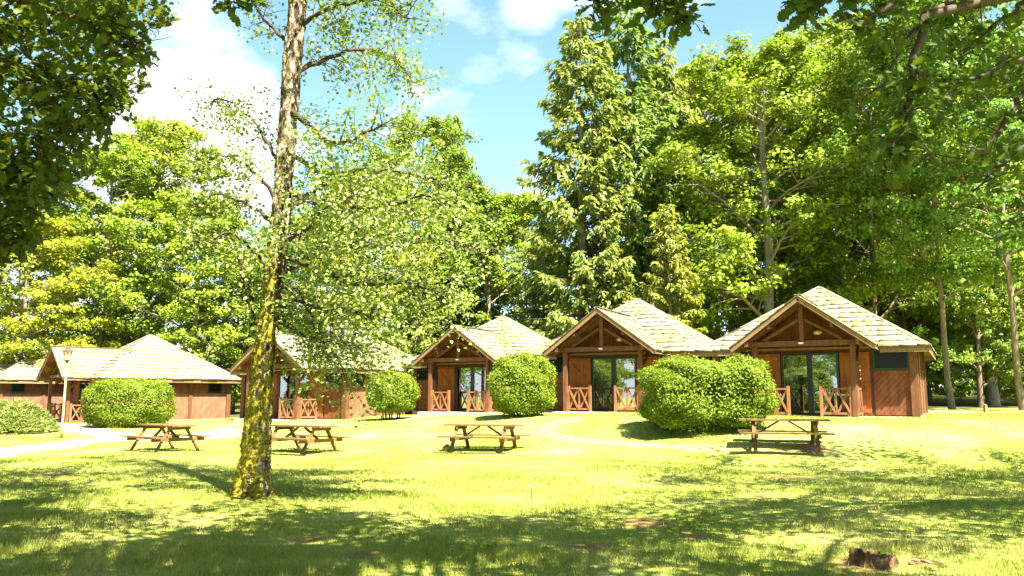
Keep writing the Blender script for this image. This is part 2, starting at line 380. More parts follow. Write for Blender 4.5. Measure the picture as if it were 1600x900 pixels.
col = ramp(nt, noise(nt, 1.2, 6, .65, 'World'), [(.3, (.26, .23, .125)), (.7, (.39, .35, .22))])
nt.links.new(col, p.inputs['Base Color']); p.inputs['Roughness'].default_value = .95; bump(nt, p, noise(nt, 25, 5, .7, 'World'), .6, .02); M['sand'] = m

m, nt, p, o = new_mat('worn_turf')
col = ramp(nt, noise(nt, 3.5, 6, .65, 'World'), [(.3, (.22, .21, .045)), (.7, (.33, .30, .10))])
nt.links.new(col, p.inputs['Base Color']); p.inputs['Roughness'].default_value = .95; bump(nt, p, noise(nt, 20, 5, .7, 'World'), .7, .03); M['worn'] = m
# ------------------------------------------------------------------ ground, path
xs = np.unique(np.concatenate([np.linspace(-600, -40, 20), np.arange(-40, 40.01, .5), np.linspace(40, 600, 20)]))
ysg = np.unique(np.concatenate([np.linspace(-300, -20, 12), np.arange(-20, 56.01, .4), np.linspace(56, 900, 40)]))
X, Y = np.meshgrid(xs, ysg); Z = gz(X, Y); nx, ny = len(xs), len(ysg)
i = (np.arange(ny - 1)[:, None] * nx + np.arange(nx - 1)[None]).ravel()
ground = link('ground', np_mesh('ground', np.stack([X, Y, Z], -1).reshape(-1, 3), [np.stack([i, i + 1, i + nx + 1, i + nx], -1)], smooth=True), M['lawn'])
tag(ground, 'mown yellow green lawn rising to a terrace under the cabins', kind='structure')

def strip(name, pxs, widths, seed):
    rng = np.random.default_rng(seed)
    P = [hit(a, b) for a, b in pxs]; P = np.array([(q.x, q.y) for q in P])
    t = np.linspace(0, len(P) - 1, (len(P) - 1) * 14 + 1); c = np.stack([np.interp(t, range(len(P)), P[:, k]) for k in (0, 1)], 1)
    ker = np.ones(9) / 9
    for k in (0, 1): c[4:-4, k] = np.convolve(c[:, k], ker, 'valid')
    w = np.interp(t, range(len(P)), widths)
    d = np.gradient(c, axis=0); d /= np.linalg.norm(d, axis=1, keepdims=True) + 1e-9; nrm = np.stack([-d[:, 1], d[:, 0]], 1)
    wl_ = w / 2 * (1 + .25 * np.convolve(rng.normal(size=len(w) + 2), [.4, .6, .4], 'valid')); wr_ = w / 2 * (1 + .25 * np.convolve(rng.normal(size=len(w) + 2), [.4, .6, .4], 'valid'))
    K = 9; s = np.linspace(-1, 1, K)
    G = c[:, None] + nrm[:, None] * np.where(s < 0, s * wl_[:, None], s * wr_[:, None])[..., None]
    z = gz(G[..., 0], G[..., 1]) + .02 * (1 - np.abs(s) ** 4)[None] - .004
    V = np.concatenate([G, z[..., None]], -1).reshape(-1, 3); n = len(c)
    i = (np.arange(n - 1)[:, None] * K + np.arange(K - 1)[None]).ravel()
    o = link(name, np_mesh(name, V, [np.stack([i, i + 1, i + K + 1, i + K], -1)], smooth=True), M['sand'])
    return o, c, w
paths = []
for k, (pts, ws, lb) in enumerate([
    ([(-80, 722), (20, 704), (120, 691), (220, 684), (320, 680), (395, 676)], [1.6, 1.8, 1.9, 2.2, 3.2, 2.0], 'pale sandy path crossing the lawn at the left behind the picnic tables'),
    ([(200, 684), (160, 676), (110, 668), (70, 662)], [1.4, 1.5, 1.8, 2.2], 'short sandy branch path leading to the cabin beside the lamp post'),
    ([(1215, 699), (1130, 703), (1040, 698), (940, 692), (870, 684), (848, 672), (865, 661), (910, 655)], [1.3, 1.0, .5, .45, .55, .7, .9, 1.6], 'narrow worn sandy path curving up to the middle cabin porch')]):
    o, c, w = strip('path', pts, ws, k)
    if k == 2: o.data.materials[0] = M['worn']
    tag(o, lb, kind='structure'); paths.append((c, w))

# grass blades
def grass():
    rng = np.random.default_rng(5); Vs = []; rn = []
    for (y0, y1, dens, bw, bh) in [(4.6, 9, 2700, .0085, .060), (9, 14, 1300, .012, .055), (14, 21, 650, .017, .05), (21, 31, 260, .024, .05)]:
        a = .70 * y1 + 2; n = int((y1 - y0) * 2 * a * dens)
        x = rng.uniform(-a, a, n); y = rng.uniform(y0, y1, n); k = np.abs(x) < .68 * y + 1.6
        x, y = x[k], y[k]
        pn = np.sin(x * 1.7 + np.sin(y * 1.3) * 2) * np.sin(y * 2.1 + np.sin(x * .9) * 2)
        k = rng.random(len(x)) < .72 + .28 * pn
        for (c, r) in DIRTW:
            d = np.hypot(x - c.x, (y - c.y)) / r; k &= rng.random(len(x)) < np.clip((d - .45) * 1.3, .06, 1)
        for (c, w) in paths:
            d = np.min(np.hypot(x[:, None] - c[None, ::4, 0], y[:, None] - c[None, ::4, 1]) - w[None, ::4] * .5, axis=1) if len(x) < 400000 else np.ones(len(x))
            k &= (d > rng.normal(0, .15, len(x))) | (rng.random(len(x)) < (.45 if w.mean() < .9 else .05))
        x, y = x[k], y[k]; pn = pn[k]; n = len(x); z = gz(x, y) - .006
        h = bh * rng.uniform(.45, 1.25, n) * (1 + .35 * pn); az = rng.uniform(0, 2 * np.pi, n); w = bw * rng.uniform(.7, 1.3, n)
        lean = rng.uniform(.1, .9, n) * h; la = rng.uniform(0, 2 * np.pi, n)
        b = np.stack([x, y, z], 1); dv = np.stack([np.cos(az), np.sin(az), 0 * az], 1) * w[:, None] / 2
        tip = b + np.stack([np.cos(la) * lean, np.sin(la) * lean, h], 1)
        Vs.append(np.stack([b - dv, b + dv, tip], 1).reshape(-1, 3)); rn.append(rng.random(n))
    V = np.concatenate(Vs)
    o = link('grass', np_mesh('grass', V, [np.arange(len(V)).reshape(-1, 3)], rnd=np.concatenate(rn)), M['blade'])
    tag(o, 'short yellow green grass blades of the sunlit lawn', 'grass', kind='stuff')
grass()

# ------------------------------------------------------------------ cabin
HW, HE = 3.25, 3.75          # wall and eave half widths
APEX, MS = 4.85, .68         # main roof apex height and slope
GAP, GS, GW, GY = 3.97, .73, 2.25, -5.05   # porch gable: apex, slope, half width, front edge
def clip_poly(poly, a, b, c):
    """keep a*u+b*w<=c"""
    out = []
    for k in range(len(poly)):
        p, q = poly[k], poly[(k + 1) % len(poly)]; dp, dq = a * p[0] + b * p[1] - c, a * q[0] + b * q[1] - c
        if dp <= 0: out.append(p)
        if dp * dq < 0: t = dp / (dp - dq); out.append((p[0] + t * (q[0] - p[0]), p[1] + t * (q[1] - p[1])))
    return out
def boards(parent, O, eu, n, u0, u1, w0, w1, ang, bw, mat, t=.024, rng=random):
    O, eu, n = Vector(O), Vector(eu), Vector(n); ew = Vector((0, 0, 1))
    ca, sa = math.cos(ang), math.sin(ang); nu, nw = -sa, ca     # board direction (ca,sa), across (nu,nw)
    cs = [nu * u + nw * w for u in (u0, u1) for w in (w0, w1)]; s = min(cs)
    while s < max(cs):
        poly = [(u0, w0), (u1, w0), (u1, w1), (u0, w1)]
        poly = clip_poly(poly, nu, nw, s + bw - .010); poly = clip_poly(poly, -nu, -nw, -s) if poly else poly
        if len(poly) >= 3:
            off = rng.uniform(0, .006)
            ar = abs(sum(poly[i][0] * poly[(i + 1) % len(poly)][1] - poly[(i + 1) % len(poly)][0] * poly[i][1] for i in range(len(poly)))) / 2
            if ar > .002:
                P3 = [O + eu * u + ew * w for u, w in poly]
                MB().prism(P3, n * (t + off)).build('board', mat, parent)
        s += bw
def make_cabin():
    rg = random.Random(11)
    root = empty('cabin')
    MB().box(-HW - .1, HW + .1, -HW - .1, HW + .1, -.9, -.004).box(-1.95, 1.95, -5.0, -HW - .103, -.9, -.012).build('terrace_slab', M['concrete'], root)
    # wall cores with door opening
    T = .12
    MB().box(-HW, -.97, -HW, -HW + T, 0, 2.6).box(.97, HW, -HW, -HW + T, 0, 2.6).box(-.97, .97, -HW, -HW + T, 2.16, 2.6).build('front_wall', M['core'], root)
    for nm, a in (('side_wall', 1), ('side_wall', -1)):
        MB().box(*(sorted((a * HW, a * (HW - T)))), -HW + T, HW - T, 0, 2.6).build(nm, M['core'], root)
    MB().box(-HW, HW, HW - T, HW, 0, 2.6).build('rear_wall', M['core'], root)
    MB().box(-HW + T, HW - T, -HW + T, HW - T, .004, .02).box(-2.2, 2.2, -.55, -.5, .02, 2.5).build('room_partition', M['room'], root)
    # diagonal boards per bay, posts, top windows
    for sx in (-1, 1):
        a, b = sorted((sx * 2.02, sx * 3.12))
        boards(root, (0, -HW, 0), (1, 0, 0), (0, -1, 0), a, b, .04, 1.50, R(48) * (1 if sx > 0 else -1), .135, M['wall'], rng=rg)
        w = MB().box(a, b, -HW - .05, -HW - .002, 1.505, 1.585).box(a, b, -HW - .05, -HW - .002, 2.17, 2.25).box(a, a + .06, -HW - .05, -HW - .002, 1.585, 2.17).box(b - .06, b, -HW - .05, -HW - .002, 1.585, 2.17).build('window', M['black'], root)
        MB().box(a + .06, b - .06, -HW - .03, -HW - .012, 1.585, 2.17).build('pane', M['winglass'], w)
    boards(root, (0, -HW, 0), (1, 0, 0), (0, -1, 0), -1.93, 1.93, 2.27, 2.58, 0, .155, M['wall'], rng=rg)
    for side, n in ((1, (1, 0, 0)), (-1, (-1, 0, 0))):
        eu = (0, 1, 0) if side > 0 else (0, -1, 0)
        edges = [-3.12, -1.08, 1.08, 3.12]
        for k in range(3):
            u0, u1 = edges[k] + (.10 if k else 0), edges[k + 1] - (.10 if k < 2 else 0)
            boards(root, (side * HW, 0, 0), eu, n, u0, u1, .04, 1.52, R(48) * (-1 if k == 1 else 1), .135, M['wall_sunlit'], rng=rg)
            sgn = side
            xa, xb = sorted((side * (HW + .002), side * (HW + .05))); xg = sorted((side * (HW + .012), side * (HW + .03)))
            ya, yb = sorted((eu[1] * u0, eu[1] * u1))
            if k == 1 or side < 0:
                boards(root, (side * HW, 0, 0), eu, n, u0, u1, 1.535, 2.5, 0, .155, M['wall'], rng=rg)
            else:
                wm = ya + .35 if k == 0 else ya + .9
                lo, hi = wm, wm + .75
                boards(root, (side * HW, 0, 0), eu, n, u0, min(eu[1] * lo, eu[1] * hi) - .002, 1.535, 2.5, 0, .155, M['wall'], rng=rg)
                boards(root, (side * HW, 0, 0), eu, n, max(eu[1] * lo, eu[1] * hi) + .002, u1, 1.535, 2.5, 0, .155, M['wall'], rng=rg)
                w = MB().box(xa, xb, lo, hi, 1.56, 1.63).box(xa, xb, lo, hi, 2.13, 2.2).box(xa, xb, lo, lo + .06, 1.63, 2.13).box(xa, xb, hi - .06, hi, 1.63, 2.13).build('window', M['black'], root)
                MB().box(xg[0], xg[1], lo + .06, hi - .06, 1.63, 2.13).build('pane', M['winglass'], w)
        for u in (-1.08, 1.08):
            xa, xb = sorted((side * (HW + .001), side * (HW + .075)))
            MB().box(xa, xb, u - .095, u + .095, .0, 2.55).build('wall_post', M['beam'], root)
    for sx in (-1, 1):
        for sy in (-1, 1):
            MB().box(sx * 3.24 - .12, sx * 3.24 + .12, sy * 3.24 - .12, sy * 3.24 + .12, .0, 2.58).build('corner_post', M['beam'], root)
    # glass door
    d = MB().box(-.95, -.87, -HW - .03, -HW + .07, .02, 2.15).box(.87, .95, -HW - .03, -HW + .07, .02, 2.15).box(-.87, .87, -HW - .03, -HW + .07, 2.07, 2.15).box(-.87, .87, -HW - .03, -HW + .07, .02, .10).box(-.09, .09, -HW - .03, -HW + .07, .10, 2.07).build('glass_door', M['black'], root)
    for sx in (-1, 1):
        a, b = sorted((sx * .09, sx * .87))
        MB().box(a, b, -HW + .01, -HW + .022, .10, 2.07).build('pane', M['glass'], d)
    MB().box(-.075, -.045, -HW - .075, -HW - .031, .95, 1.15).build('handle', M['black'], d)
    # curtain behind the glass
    v = []; f = []
    for k in range(41):
        x = -.86 + k * .011; y = -HW + .22 + .035 * math.sin(k * 1.1); v += [(x, y, .05), (x, y, 2.1)]
    for k in range(40): f.append((2 * k, 2 * k + 2, 2 * k + 3, 2 * k + 1))
    MB().add(v, f).build('curtain', M['curtain'], root, True)
    v = [(-(x) * .55 + .38, y, z) for x, y, z in v]; MB().add(v, f).build('curtain', M['curtain'], root, True)
    # shutters
    for sx in (-1, 1):
        a, b = sorted((sx * .98, sx * 1.92)); y = -HW - .002
        sh = MB().box(a, b, y - .062, y - .034, 1.93, 2.03).box(a, b, y - .062, y - .034, 1.0, 1.1).box(a, b, y - .062, y - .034, .12, .22)
        p0 = (a + .06, y - .047, 1.12) if sx > 0 else (b - .06, y - .047, 1.12); p1 = (b - .06, y - .047, 1.91) if sx > 0 else (a + .06, y - .047, 1.91)
        sh.bar(p0, p1, .07, .024, (0, -1, 0))
        p0 = (p0[0], p0[1], .24); p1 = (p1[0], p1[1], .98); sh.bar(p0, p1, .07, .024, (0, -1, 0))
        so = sh.build('shutter', M['shutter'], root); n = 6
        for k in range(n):
            u = a + (b - a) * k / n; MB().box(u + .003, u + (b - a) / n - .003, y - .032 - rg.uniform(0, .003), y, .03, 2.13).build('plank', M['shutter'], so)
    # porch: posts, beam, truss
    py = -4.55
    for sx in (-1, 1):
        MB().box(sx * 1.55 - .075, sx * 1.55 + .075, py - .075, py + .075, 0, 2.32).build('porch_post', M['beam'], root)
        MB().bar((sx * 1.75, -5.0, 2.40), (sx * 1.75, -3.4, 2.40), .12, .16).build('purlin', M['beam'], root)
        MB().bar((sx * 1.0, -5.0, 2.98), (sx * 1.0, -3.3, 2.98), .10, .14).build('purlin', M['beam'], root)
        MB().bar((sx * 1.66, py - .0, 1.75), (sx * 1.66, py + .62, 2.30), .09, .10).build('knee_brace', M['beam'], root)
        # rafters of the truss
        MB().bar((sx * 2.02, py, GAP - .20 - GS * 2.02), (sx * .06, py, GAP - .20 - GS * .06), .10, .15, (0, -1, 0)).build('rafter', M['beam'], root)
        MB().bar((sx * 1.25, py - .012, 2.52), (sx * .10, py - .012, 3.20), .09, .10, (0, -1, 0)).build('strut', M['beam'], root)
        # barge boards
        MB().bar((sx * (GW + .03), GY + .02, GAP - .09 - GS * (GW + .03)), (sx * .004, GY + .02, GAP - .09), .035, .17, (0, 0, 1)).build('barge_board', M['barge'], root)
        # gable eave fascia
        MB().bar((sx * (GW + .0), GY + .05, GAP - GS * GW - .10), (sx * GW, -3.74, GAP - GS * GW - .10), .03, .12).build('fascia', M['barge'], root)
    MB().box(-2.0, 2.0, py - .07, py + .07, 2.325, 2.50).build('tie_beam', M['beam'], root)
    MB().box(-.07, .07, py - .085, py + .045, 2.505, 3.72).build('king_post', M['beam'], root)
    MB().bar((0, -5.0, 3.78), (0, -3.2, 3.78), .12, .16).build('ridge_beam', M['beam'], root)
    # gable infill boards behind the truss
    gy = -HW - .012; n = 26; gb = []
    core = MB().prism([(-1.95, gy, 2.6), (1.95, gy, 2.6), (0, gy, 3.86)], (0, .06, 0)).build('gable_wall', M['core'], root)
    for k in range(n):
        x0 = -1.9 + 3.8 * k / n; x1 = x0 + 3.8 / n - .01
        h0, h1 = GAP - .12 - GS * abs(x0), GAP - .12 - GS * abs(x1)
        if max(h0, h1) > 2.66:
            MB().prism([(x0, gy - .003, 2.6), (x1, gy - .003, 2.6), (x1, gy - .003, max(2.61, h1)), (x0, gy - .003, max(2.61, h0))], (0, -.022, 0)).build('board', M['wall'], core)
    # railings
    def railing(p0, p1, nx):
        p0, p1 = Vector(p0), Vector(p1); d = p1 - p0; L = d.length; e = d / L
        r = MB().bar(p0 + Vector((0, 0, .90)), p1 + Vector((0, 0, .90)), .085, .06).build('railing', M['rail'], root)
        MB().bar(p0 + Vector((0, 0, .10)), p1 + Vector((0, 0, .10)), .06, .07).build('bottom_rail', M['rail'], r)
        for q in (0, L): MB().bar(p0 + e * q, p0 + e * q + Vector((0, 0, 1.0)), .095, .095, (e.y, -e.x, 0)).build('newel_post', M['rail'], r)
        for k in range(nx):
            a, b = p0 + e * (L * k / nx + .05), p0 + e * (L * (k + 1) / nx - .05); s = Vector((e.y, -e.x, 0))
            MB().bar(a + Vector((0, 0, .14)), b + Vector((0, 0, .87)), .065, .03, s).build('cross_brace', M['rail'], r)
            MB().bar(b + Vector((0, 0, .14)) + s * .032, a + Vector((0, 0, .87)) + s * .032, .065, .03, s).build('cross_brace', M['rail'], r)
            if k: MB().bar(p0 + e * (L * k / nx) + Vector((0, 0, .136)), p0 + e * (L * k / nx) + Vector((0, 0, .868)), .05, .05, s).build('baluster', M['rail'], r)
    railing((-1.43, py, 0), (-.52, py, 0), 2); railing((.52, py, 0), (1.43, py, 0), 2)
    railing((1.60, py + .15, 0), (1.60, -HW - .12, 0), 2); railing((-1.60, py + .15, 0), (-1.60, -HW - .12, 0), 2)
    # porch lamp
    l = MB().lathe([(.0, -.075), (.09, -.06), (.14, -.02), (.15, .02), (.12, .06), (.0, .075)], 16).mesh('globe', True)
    lo = MB().box(.27, .43, -HW - .075, -HW - .04, 2.86, 2.92).build('porch_light', M['white'], root)
    g = link('globe', l, M['globe'], lo, (.35, -HW - .20, 2.83))
    MB().box(-.10, .06, py - .112, py - .09, 2.385, 2.44).build('number_plate', M['white'], root)
    # roof decks
    th = .07
    rb = MB()
    A = APEX
    v = [(-HE, -HE, A - MS * HE), (HE, -HE, A - MS * HE), (HE, HE, A - MS * HE), (-HE, HE, A - MS * HE), (0, 0, A)]
    v += [(x, y, z - th) for x, y, z in v]
    rb.add(v, [(0, 1, 4), (1, 2, 4), (2, 3, 4), (3, 0, 4), (6, 5, 9), (7, 6, 9), (8, 7, 9), (5, 8, 9), (5, 6, 1, 0), (6, 7, 2, 1), (7, 8, 3, 2), (8, 5, 0, 3)])
    roof = rb.build('roof', M['soffit'], root)
    gr = MB()
    for sx in (-1, 1):
        pl = [(0, GY, GAP), (sx * GW, GY, GAP - GS * GW), (sx * GW, -(A - GAP + GS * GW) / MS, GAP - GS * GW), (0, -(A - GAP) / MS, GAP)]
        gr.prism(pl if sx > 0 else pl[::-1], (0, 0, -th))
    groof = gr.build('porch_roof', M['soffit'], root)
    # eave fascia boards
    for k in range(4):
        rot = Matrix.Rotation(k * math.pi / 2, 4, 'Z')
        segs = [(-HE, HE)] if k else [(-HE, -GW - .02), (GW + .02, HE)]
        for a, b in segs:
            a, b = a + .02, b - .02
            p0, p1 = rot @ Vector((a, -HE + .02, A - MS * HE - .145)), rot @ Vector((b, -HE + .02, A - MS * HE - .145))
            MB().bar(p0, p1, .03, .14).build('fascia', M['barge'], root)
    # rafter tails under the eaves (seen from below at the corners)
    # shingle courses
    nr = np.random.default_rng(3)
    def course(rowfun, L0, L1, keep, parent):
        """rowfun(s, up) -> point on slope, lateral coordinate s, up 0 butt .. 1 head"""
        V = []; Fq = []; rn = []; s = L0 + nr.uniform(-.15, 0)
        while s < L1:
            w = nr.uniform(.22, .62); a, b = max(s, L0), min(s + w - .007, L1); s += w
            if b - a < .03 or not keep((a + b) / 2): continue
            lift = nr.uniform(.036, .060); dn = nr.uniform(-.025, .02)
            q = [rowfun(a, 0, dn, lift), rowfun(b, 0, dn, lift), rowfun(b, 1, 0, .006), rowfun(a, 1, 0, .006), rowfun(a, 0, dn, .0), rowfun(b, 0, dn, .0)]
            n = len(V); V += q; Fq += [(n, n + 1, n + 2, n + 3), (n + 4, n + 5, n + 1, n), (n + 4, n, n + 3, n + 3), (n + 5, n + 2, n + 2, n + 1)]
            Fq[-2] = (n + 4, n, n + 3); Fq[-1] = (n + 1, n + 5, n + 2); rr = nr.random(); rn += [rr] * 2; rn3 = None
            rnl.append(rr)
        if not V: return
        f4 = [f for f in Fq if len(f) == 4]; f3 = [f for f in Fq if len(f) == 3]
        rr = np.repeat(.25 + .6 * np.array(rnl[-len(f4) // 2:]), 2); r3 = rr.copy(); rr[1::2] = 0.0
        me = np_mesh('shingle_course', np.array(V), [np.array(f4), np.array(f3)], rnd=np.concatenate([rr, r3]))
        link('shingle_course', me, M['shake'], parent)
    rnl = []
    step = .28; nc = 13
    for k in range(4):
        rot = Matrix.Rotation(k * math.pi / 2, 3, 'Z')
        for c in range(nc + 1):
            yb = HE + .05 - c * step
            if yb < .12: continue
            yt = max(yb - step - .07, .02)
            def rf(s, up, dn, lift, yb=yb, yt=yt, rot=rot):
                y = (yb - dn) if not up else yt
                lim = y + .01; x = max(-lim, min(lim, s))
                p = rot @ Vector((x, -y, APEX - MS * y + lift)); return (p.x, p.y, p.z)
            def keep(s, k=k, yb=yb):
                if k: return True
                ym = yb - step * .5; return abs(s) > (MS * ym - (APEX - GAP)) / GS - .06 or ym < (APEX - GAP) / MS
            if k == 0 and keep(yb) and not keep(0):
                course(rf, -yb, 0, lambda s: s < 0 and keep(s), roof); course(rf, 0, yb, lambda s: s > 0 and keep(s), roof)
            else: course(rf, -yb, yb, keep, roof)
    for sx in (-1, 1):
        for c in range(9):
            xb = GW + .06 - c * .27
            if xb < .08: continue
            xt = max(xb - .27 - .07, 0)
            def rf(s, up, dn, lift, xb=xb, xt=xt, sx=sx):
                x = (xb - dn) if not up else xt
                yv = -(APEX - GAP + GS * x) / MS + .03
                return (sx * x, min(s, yv), GAP - GS * x + lift)
            yv = -(APEX - GAP + GS * xb) / MS + .2
            course(rf, GY - .03, yv, lambda s: True, groof)
    for k in range(4):
        rot = Matrix.Rotation(k * math.pi / 2 , 3, 'Z')
        mb = MB()
        for q in range(12):
            y0, y1 = (HE + .02) * (1 - q / 12), (HE + .02) * (1 - (q + 1.25) / 12)
            y1 = max(0, y1)
            z0_, z1_, w = APEX - MS * y0 + .07, APEX - MS * y1 + .055, .12
            w1 = min(w, y1)
            pts = [(y0, -y0, z0_), (y1, -y1, z1_), (y1 - w1, -y1, z1_ - .012), (y0 - w, -y0, z0_ - .012), (y1, -y1 + w1, z1_ - .012), (y0, -y0 + w, z0_ - .012)]
            pts = [rot @ Vector(v) for v in pts]; pts += [v - Vector((0, 0, .03)) for v in pts]
            mb.add(pts, [(0, 1, 2, 3), (1, 0, 5, 4), (3, 2, 8, 9), (0, 3, 9, 6), (5, 0, 6, 11), (4, 5, 11, 10)])
        me = mb.mesh('hip_cap'); at_ = me.attributes.new('rnd', 'FLOAT', 'FACE'); at_.data.foreach_set('value', nr.random(len(me.polygons)).astype(np.float32))
        link('hip_cap', me, M['shake'], roof)
    mb = MB()
    for q in range(9):
        y0 = GY - .03 + q * .42; mb.bar((0, y0, GAP + .032), (0, min(y0 + .5, -1.2), GAP + .018), .22, .02)
    me = mb.mesh('ridge_cap'); at_ = me.attributes.new('rnd', 'FLOAT', 'FACE'); at_.data.foreach_set('value', nr.random(len(me.polygons)).astype(np.float32))
    link('ridge_cap', me, M['shake'], groof)
    return root
cabin0 = make_cabin()
CABINS = [
    (11.92, 30.9, .92, -29, 'wooden cabin nearest the camera, at right end of row, behind the biggest clipped bush'),
    (5.56, 35.3, .98, -27, 'wooden cabin between the biggest bush and the middle round bush, under the spruces'),
    (-.43, 41.8, .85, -27, 'wooden cabin between the two round bushes, roof peak left of the spruces'),
    (-8.85, 41.4, .52, -29, 'wooden cabin partly hidden behind the mossy trunk in the foreground'),
    (-20.7, 46.0, .20, -45, 'wooden cabin seen side on, behind the lamp post and the wide bush at left'),
    (-28.6, 50.5, .20, -50, 'wooden cabin cut by the left edge, behind the low juniper'),
]
for k, (x, y, z, rz, lb) in enumerate(CABINS):
    o = cabin0 if k == 0 else copy_tree(cabin0)
    o.location = (x, y, z); o.rotation_euler = (0, 0, R(rz)); tag(o, lb, 'cabin', 'wooden cabins in a row')
def cabin_pt(k, p):
    x, y, z, rz, _ = CABINS[k]; return Matrix.Translation((x, y, z)) @ Matrix.Rotation(R(rz), 4, 'Z') @ Vector(p)

# ------------------------------------------------------------------ picnic tables
def make_table():
    root = empty('picnic_table'); w = M['table']
    for k in range(5):
        y = -.36 + k * .145; MB().box(-1.1, 1.1, y, y + .138, .715, .755).build('plank', w, root)
    for sy in (-1, 1):
        for k in range(2):
            a = sy * .55 + (sy * k * .15); a0, a1 = sorted((a, a + sy * .142)); MB().box(-1.12, 1.12, a0, a1, .40, .44).build('bench_plank', w, root)
    for sx in (-1, 1):
        x = sx * .74
        for sy in (-1, 1):
            MB().bar((x, sy * .22, .70), (x, sy * .66, -.02), .05, .10, (1, 0, 0)).build('leg', w, root)
        MB().box(x + .027, x + .072, -.80, .80, .30, .398).build('cross_beam', w, root)
        MB().box(x + .027, x + .072, -.35, .35, .62, .713).build('top_support', w, root)
        MB().bar((x - sx * .05, 0, .36), (sx * .12, 0, .705), .07, .045).build('brace', w, root)
    return root
tab0 = make_table()
for k, (px, py, rz, lb) in enumerate([(1226, 702, -14, 'picnic table in front of the biggest bush, standing furthest right'), (756, 705, -20, 'picnic table in front of the middle round bush, small stone by its leg'),
                                      (470, 707, -33, 'picnic table half hidden by the mossy trunk'), (257, 704, -40, 'picnic table in front of the wide bush, furthest left')]):
    o = tab0 if k == 0 else copy_tree(tab0)
    p = hit(px, py); o.location = (p.x, p.y, gzf(p.x, p.y)); o.rotation_euler = (0, 0, R(rz)); tag(o, lb, 'picnic table', 'picnic tables on the lawn')

# ------------------------------------------------------------------ bushes
def make_bush(label, px, pyb, depth, wpx, hpx, seed, ysc=.85, n=16000, sq=2.6, stems=9, lift=.10, clear=.12, crease=0):
    rng = np.random.default_rng(seed); c = at(px, pyb, depth); gx = c.x; z0 = gzf(c.x, depth)
    W = wpx / F * depth / 2 * .96; H = hpx / F * depth * .93
    root = empty('bush', (gx, depth, z0)); tag(root, label, 'bush', 'clipped round bushes')
    d = unit(rng.normal(size=(n, 3))); d[:, 2] = np.where(d[:, 2] < -.93, -d[:, 2], d[:, 2])
    e = 2.0 / sq; s = np.sign(d) * np.abs(d) ** e; s /= (np.abs(s) ** sq).sum(1, keepdims=True) ** (1 / sq)
    lump = 1 + .02 * np.sin(d[:, 0] * 9 - d[:, 2] * 8 + seed * 3) + .03 * np.sin(d[:, 0] * 5 + seed) * np.cos(d[:, 1] * 4) + .045 * np.sin(d[:, 2] * 7 + d[:, 0] * 6 + seed * 2) + .03 * np.sin(d[:, 0] * 13 + d[:, 1] * 11)
    depthf = 1 - np.abs(rng.normal(0, .10, n)) + .05 * rng.random(n) ** 3
    depthf = np.where(rng.random(n) < .22, rng.uniform(.45, .9, n), depthf)
    hz = (H - clear) / 2 * (1.0 if clear else 1.06)
    P = s * lump[:, None] * depthf[:, None] * np.array([W, W * ysc, hz]); P[:, 2] += hz + clear
    if crease: P[:, 2] *= 1 - crease * np.exp(-((P[:, 0] - .28 * W) / (.16 * W)) ** 2) - .5 * crease * (P[:, 0] < .28 * W)
    sh = rng.random(n) < .05; P[sh] += (d[sh] + np.array([0, 0, .7])) * rng.uniform(.02, .09, (int(sh.sum()), 1))
    N = d + np.array([0, 0, .5]) + rng.normal(0, .55, (n, 3)); Tt = d * .7 + np.array([0, 0, .6]) + rng.normal(0, .5, (n, 3))
    me = leaf_mesh('foliage', rng, P, N, rng.uniform(.05, .115, n), .5, Tt)
    # upright shoots
    link('foliage', me, M['leaf_bush'], root)
    A = Acc()
    for k in range(stems):
        a = rng.uniform(0, 2 * np.pi); r = rng.uniform(.1, .5); x, y = r * W * math.cos(a), r * W * ysc * math.sin(a)
        A.tube([(x * .8, y * .8, -.1), (x, y, H * .25), (x * 1.5, y * 1.5, H * .7)], [.035, .03, .012], 5)
    link('stem', A.mesh('stem'), M['bark_dark'], root)
    return root
make_bush('biggest clipped bush, in front of the nearest cabin porch', 1103, 670, 23.6, 202, 112, 2, .75, 60000, 3.2, 16, clear=.0, crease=.09)
make_bush('round clipped bush between the two middle cabins', 815, 661, 30.2, 105, 95, 3, .9, 32000, 2.5, clear=.0)
make_bush('smallest round clipped bush with bare stems, right of the mossy trunk', 612, 658, 34.5, 80, 78, 4, .9, 24000, 2.4, 12, clear=.25)
make_bush('wide clipped bush in front of the side on cabin at left', 200, 670, 35.5, 132, 74, 5, .8, 34000, 2.9, clear=.0)
# juniper
rng = np.random.default_rng(9); jc = hit(15, 676); root = empty('juniper_shrub', (jc.x, jc.y, gzf(jc.x, jc.y))); tag(root, 'low spreading pale green juniper at the left edge', 'shrub')
n = 9000; a = rng.uniform(0, 2 * np.pi, n); r = np.sqrt(rng.random(n)); hgt = .95 * (1 - r ** 2.2) * (1 + .25 * np.sin(a * 5)) + .1
P = np.stack([np.cos(a) * r * 1.7, np.sin(a) * r * 1.5, hgt * rng.uniform(.75, 1.05, n)], 1); T_ = np.stack([np.cos(a), np.sin(a), .6 + 0 * a], 1) + rng.normal(0, .35, (n, 3))
link('foliage', leaf_mesh('foliage', rng, P, rng.normal(size=(n, 3)) + (0, 0, 1), rng.uniform(.12, .25, n), .25, T_), M['leaf_juniper'], root)
A = Acc()
for k in range(8): b = k * .8; A.tube([(0, 0, -.05), (.6 * math.cos(b), .6 * math.sin(b), .25), (1.3 * math.cos(b), 1.2 * math.sin(b), .35)], [.04, .03, .01], 5)
link('stem', A.mesh('stem'), M['bark_dark'], root)

